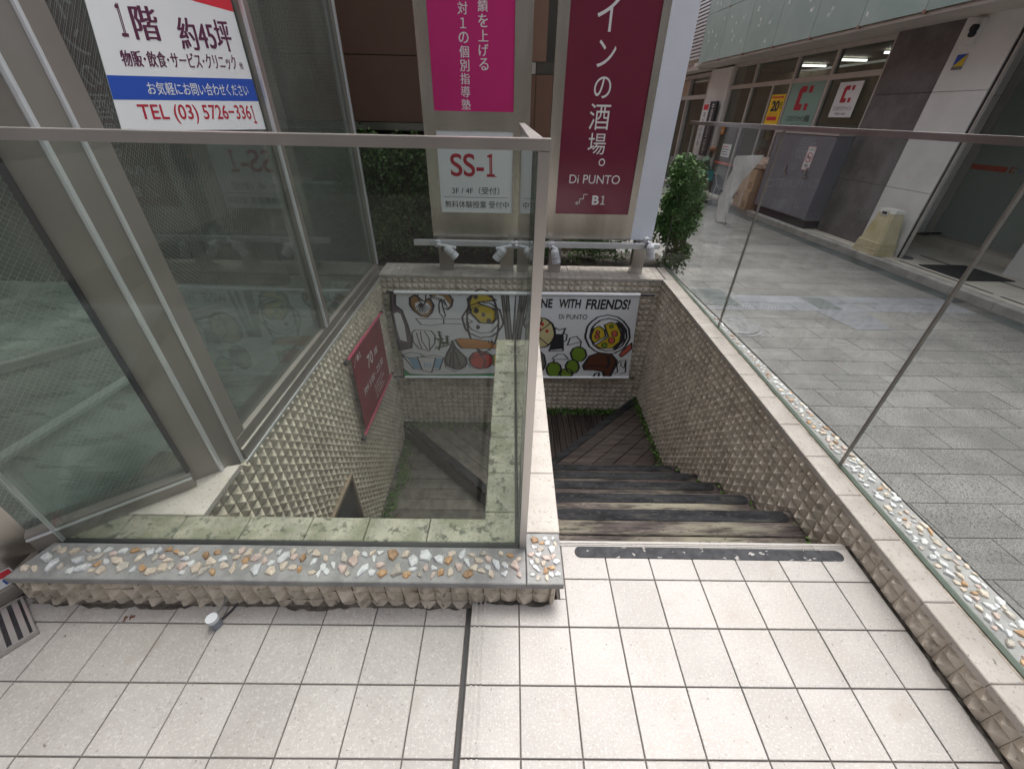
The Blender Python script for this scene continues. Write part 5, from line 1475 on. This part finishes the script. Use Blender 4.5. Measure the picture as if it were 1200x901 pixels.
b = BW(); b.box(XF - .12, XF - .07, 15.12, 15.52, .45, 1.62, 'white'); obj('board', b, t)
a = Art(plane_fn((XF - .12, 15.52, .45), (0, -1, 0), (0, 0, 1), (-1, 0, 0), f=W, lift=.0015))
a.fill([(.04, 1.0), (.36, 1.0), (.36, 1.14), (.04, 1.14)], 'red'); a.vtext('内科小児科', .2, .96, .17, .19, 'ink', .03); a.obj('lettering', t)
t = thing('clinic_sign', 'black vertical sign with white characters beyond the drugstore', 'sign', W(6.35, 14.85, .4))
b = BW(); b.box(XF - .12, XF - .07, 14.66, 15.09, .25, 1.66, 'ink'); obj('board', b, t)
a = Art(plane_fn((XF - .12, 15.09, .25), (0, -1, 0), (0, 0, 1), (-1, 0, 0), f=W, lift=.0015)); a.vtext('中目黒クリニック', .215, 1.37, .155, .165, 'wprint', .03); a.obj('lettering', t)
t = thing('info_board', 'small white notice board standing behind the person with the stroller', 'sign', W(6.2, 15.4, ZP))
b = BW(); b.box(6.2, 6.23, 14.9, 15.5, ZP + .2, ZP + .95, 'white'); obj('board', b, t)
b = BW(); b.box(6.235, 6.255, 14.95, 14.98, ZP, ZP + .9, 'gry'); b.box(6.235, 6.255, 15.42, 15.45, ZP, ZP + .9, 'gry'); obj('leg', b, t)
a = Art(plane_fn((6.2, 15.5, ZP + .2), (0, -1, 0), (0, 0, 1), (-1, 0, 0), f=W, lift=.0015)); a.fill([(.08, .52), (.5, .52), (.5, .6), (.08, .6)], 'blue'); a.fill([(.1, .2), (.3, .2), (.3, .4), (.1, .4)], 'lbl'); a.obj('print', t)
fb_ = thing('far_building', 'pale far building closing the street', 'building', W(4, 40, ZR))
b = BW(); b.box(-3, 5.0, 38, 44, ZR, 9, 'wtile'); obj('wall', b, fb_)
for k in range(4):
    for q in range(3):
        b = BW(); b.box(-2 + k * 1.8, -1 + k * 1.8, 37.96, 37.99, .6 + q * 2.6, 2.0 + q * 2.6, 'ink'); obj('window', b, fb_)
b = BW(); b.box(5.9, 8, 26, 60, ZP, 7, 'brown2'); tag(obj('street_wall', b), 'plain brownish building far along the right side of the street', 'building')
b = BW(); b.box(-4, .9, 6.5, 38, -.9, 6, 'brown2'); tag(obj('rear_building', b), 'light brown building seen in the slit between the two signs', 'building')

# ---------------------------------------------------------------- translucent plastic sheet standing on the street
t = thing('plastic_sheet', 'twisted translucent white plastic sheet wrapped round a standing banner', 'plastic sheet', W(5.0, 10.2, ZR))
NR, NC = 26, 14
def shp(i, j):
    v = i / NR; a_ = -.35 + 1.1 * v; wd = .36 * (1 - .35 * math.sin(math.pi * min(1, v * 1.05)) ** 1.0)
    if v > .85: wd *= 1.05
    cx_ = 5.02 + .05 * v; cy_ = 10.15 - .18 * v + .10 * math.sin(v * 4)
    u = (j / NC - .5) * 2
    dx = .05 * math.sin(u * 3 + v * 5)
    return W(cx_ + wd * u * math.sin(a_) * .5 + dx * .6, cy_ - wd * u * math.cos(a_) - .02 * math.sin(v * 22 + u * 3), ZR + .02 + v * 1.38 + .03 * u * v)
vs = [shp(i, j) for i in range(NR + 1) for j in range(NC + 1)]
vs2 = [(x + .012, y, z) for x, y, z in vs]
fs = []
for i in range(NR):
    for j in range(NC):
        q = i * (NC + 1) + j; fs.append((q, q + 1, q + NC + 2, q + NC + 1))
n0 = len(vs)
fs2 = [tuple(n0 + k for k in f) for f in fs]
me = bpy.data.meshes.new('sheet'); me.from_pydata(vs + vs2, [], fs + fs2); me.materials.append(M['plas']); me.update()
for p in me.polygons: p.use_smooth = True
link('sheet', me, t)
b = BW(); b.tube([(5.03, 10.1, ZR), (5.08, 9.98, ZR + 1.34)], .012, 'wtile', 6); obj('pole', b, t)
b = BW(); b.box(4.93, 5.12, 10.02, 10.2, ZR, ZR + .03, 'iron', .01); obj('base', b, t)

# ---------------------------------------------------------------- person with stroller
def skin_obj(name, nodes, edges, mk, parent, root=0, sub=2):
    me = bpy.data.meshes.new(name)
    me.from_pydata([n[0] for n in nodes], edges, [])
    o = bpy.data.objects.new(name, me); COL.objects.link(o)
    sm = o.modifiers.new('s', 'SKIN'); sm.use_smooth_shade = True
    for i, n in enumerate(nodes):
        r_ = n[1]
        me.skin_vertices[0].data[i].radius = (r_, r_) if not isinstance(r_, tuple) else r_
    me.skin_vertices[0].data[root].use_root = True
    ss_ = o.modifiers.new('u', 'SUBSURF'); ss_.levels = sub; ss_.render_levels = sub
    dg = bpy.context.evaluated_depsgraph_get()
    m2 = bpy.data.meshes.new_from_object(o.evaluated_get(dg))
    bpy.data.objects.remove(o)
    m2.name = name; m2.materials.clear()
    for k in (mk if isinstance(mk, list) else [mk]): m2.materials.append(M[k])
    return link(name, m2, parent), m2
pl = Vector(W(5.35, 12.6, ZR))
S_ = .86
def pp(x, y, z): return tuple(pl + Vector((x, y, z)) * S_)
pr = thing('person', 'person in brown cap and green jacket bending over a stroller with a teal bag', 'person', tuple(pl))
nodes = [(pp(0, 0, .86), .115), (pp(.02, 0, 1.0), .11), (pp(.10, -.01, 1.16), .125), (pp(.19, -.02, 1.30), .10), (pp(.24, -.02, 1.37), .05), (pp(.28, -.03, 1.47), .085), (pp(.30, -.03, 1.54), .075),
         (pp(.0, -.10, .80), .085), (pp(.02, -.11, .46), .055), (pp(-.06, -.11, .10), .038), (pp(.08, -.12, .03), .032),
         (pp(.0, .10, .80), .085), (pp(.10, .11, .46), .055), (pp(.10, .11, .09), .038), (pp(.24, .12, .03), .032),
         (pp(.17, -.19, 1.27), .052), (pp(.22, -.24, 1.04), .038), (pp(.42, -.20, .92), .028), (pp(.49, -.19, .91), .024),
         (pp(.17, .16, 1.27), .052), (pp(.24, .20, 1.04), .038), (pp(.42, .16, .92), .028), (pp(.49, .15, .91), .024)]
edges = [(0, 1), (1, 2), (2, 3), (3, 4), (4, 5), (5, 6), (0, 7), (7, 8), (8, 9), (9, 10), (0, 11), (11, 12), (12, 13), (13, 14), (3, 15), (15, 16), (16, 17), (17, 18), (3, 19), (19, 20), (20, 21), (21, 22)]
n = len(nodes)
for hand, s in ((18, -1), (22, 1)):
    base = Vector(nodes[hand][0])
    for k in range(4):
        nodes.append((tuple(base + Vector((.05, s * (-.024 + .016 * k), -.006)) * S_), .008)); nodes.append((tuple(base + Vector((.065 - .003 * k, s * (-.024 + .016 * k), -.035)) * S_), .006))
        edges += [(hand, n), (n, n + 1)]; n += 2
    nodes.append((tuple(base + Vector((.02, -s * .035, -.02)) * S_), .009)); edges.append((hand, n)); n += 1
body, bme = skin_obj('body', nodes, edges, ['trous', 'jacket', 'skin', 'ink', 'hair'], pr)
for p in bme.polygons:
    c = (Vector(p.center) - pl) / S_
    if c.z < .07: p.material_index = 3
    elif c.x > .44 and c.z > .8: p.material_index = 2
    elif c.z > 1.40: p.material_index = 2 if c.x > .27 else 4
    elif c.z > .84: p.material_index = 1
def ico(name, c, r, mk, parent, sub=3, cut=None):
    bm = bmesh.new(); bmesh.ops.create_icosphere(bm, subdivisions=sub, radius=1)
    for v in bm.verts: v.co = Vector((v.co.x * r[0], v.co.y * r[1], (max(v.co.z, cut) if cut is not None else v.co.z) * r[2])) + Vector(c)
    me = bpy.data.meshes.new(name); bm.to_mesh(me); bm.free(); me.materials.append(M[mk])
    for p in me.polygons: p.use_smooth = True
    return link(name, me, parent)
ico('cap', pp(.29, -.03, 1.55), (.098, .092, .10), 'cap', pr, cut=-.15)
b = B(); b.prism([(pp(.33, -.10, 0)[0], pp(.33, -.10, 0)[1]), (pp(.42, -.08, 0)[0], pp(.42, -.08, 0)[1]), (pp(.44, -.03, 0)[0], pp(.44, -.03, 0)[1]), (pp(.42, .02, 0)[0], pp(.42, .02, 0)[1]), (pp(.33, .04, 0)[0], pp(.33, .04, 0)[1])], pp(0, 0, 1.53)[2], pp(0, 0, 1.545)[2], 'cap'); obj('cap_peak', b, pr)
ico('nose', pp(.375, -.03, 1.49), (.014, .012, .02), 'skin', pr, 2)
for s in (-1, 1): ico('eye', pp(.362, -.03 + s * .03, 1.51), (.006, .008, .006), 'ink', pr, 1)
tb = thing('shoulder_bag', 'teal cloth bag hanging from the arm of the person at the stroller', 'bag', pp(.22, -.34, .78))
b = B(); q = [pp(.02, -.32, .72), pp(.40, -.32, .74), pp(.37, -.32, 1.00), pp(.06, -.32, 1.00)]; q2 = [(x, y + .09, z) for x, y, z in q]
b.raw(q + q2, [(0, 1, 2, 3), (4, 5, 6, 7), (0, 1, 5, 4), (1, 2, 6, 5), (2, 3, 7, 6), (3, 0, 4, 7)], 'teal'); obj('body', b, tb)
b = B(); b.tube([pp(.10, -.27, .99), pp(.16, -.25, 1.14), pp(.26, -.25, 1.14), pp(.33, -.27, .99)], .009, 'teal', 6); obj('strap', b, tb)
sr = thing('stroller', 'dark folding stroller being pushed beside the shop window', 'stroller', pp(.75, 0, 0))
b = B()
for s in (-.17, .17):
    b.tube([pp(.50, s, .92), pp(.62, s, .62), pp(1.02, s, .12)], .011, 'steel', 6); b.tube([pp(.62, s, .62), pp(.55, s, .10)], .011, 'steel', 6)
b.tube([pp(.50, -.17, .92), pp(.50, .17, .92)], .013, 'ink', 6); b.tube([pp(.55, -.17, .12), pp(.55, .17, .12)], .009, 'steel', 6); obj('frame', b, sr)
b = B(); q = [pp(.58, -.16, .34), pp(.95, -.16, .28), pp(.98, -.16, .42), pp(.72, -.16, .46), pp(.56, -.16, .84), pp(.50, -.16, .80)]; q2 = [pp(x_, .16, z_) for x_, z_ in ((.58, .34), (.95, .28), (.98, .42), (.72, .46), (.56, .84), (.50, .80))]
b.raw(q + q2, [tuple(range(6)), tuple(range(6, 12))] + [(i, (i + 1) % 6, 6 + (i + 1) % 6, 6 + i) for i in range(6)], 'navy'); obj('seat', b, sr)
b = B(); 
hp = [(.52 + .30 * math.sin(t * .35), .62 + .30 * math.cos(t * .35)) for t in range(6)]
for a_, c_ in zip(hp, hp[1:]): b.raw([pp(a_[0], -.17, a_[1]), pp(c_[0], -.17, c_[1]), pp(c_[0], .17, c_[1]), pp(a_[0], .17, a_[1]), pp(.56, -.17, .60), pp(.56, .17, .60)], [(0, 1, 2, 3), (0, 1, 4), (2, 3, 5)], 'navy')
obj('hood', b, sr)
for xw in (.55, 1.02):
    for s in (-.17, .17):
        c_ = Vector(pp(xw, s, .075)); b = B(); b.cyl(c_ + Vector((0, -.018, 0)), c_ + Vector((0, .018, 0)), .065, 'ink', n=18); w_ = obj('wheel', b, sr)
        b = B(); b.cyl(c_ + Vector((0, -.021, 0)), c_ + Vector((0, .021, 0)), .035, 'gry', n=12); obj('hub', b, w_)
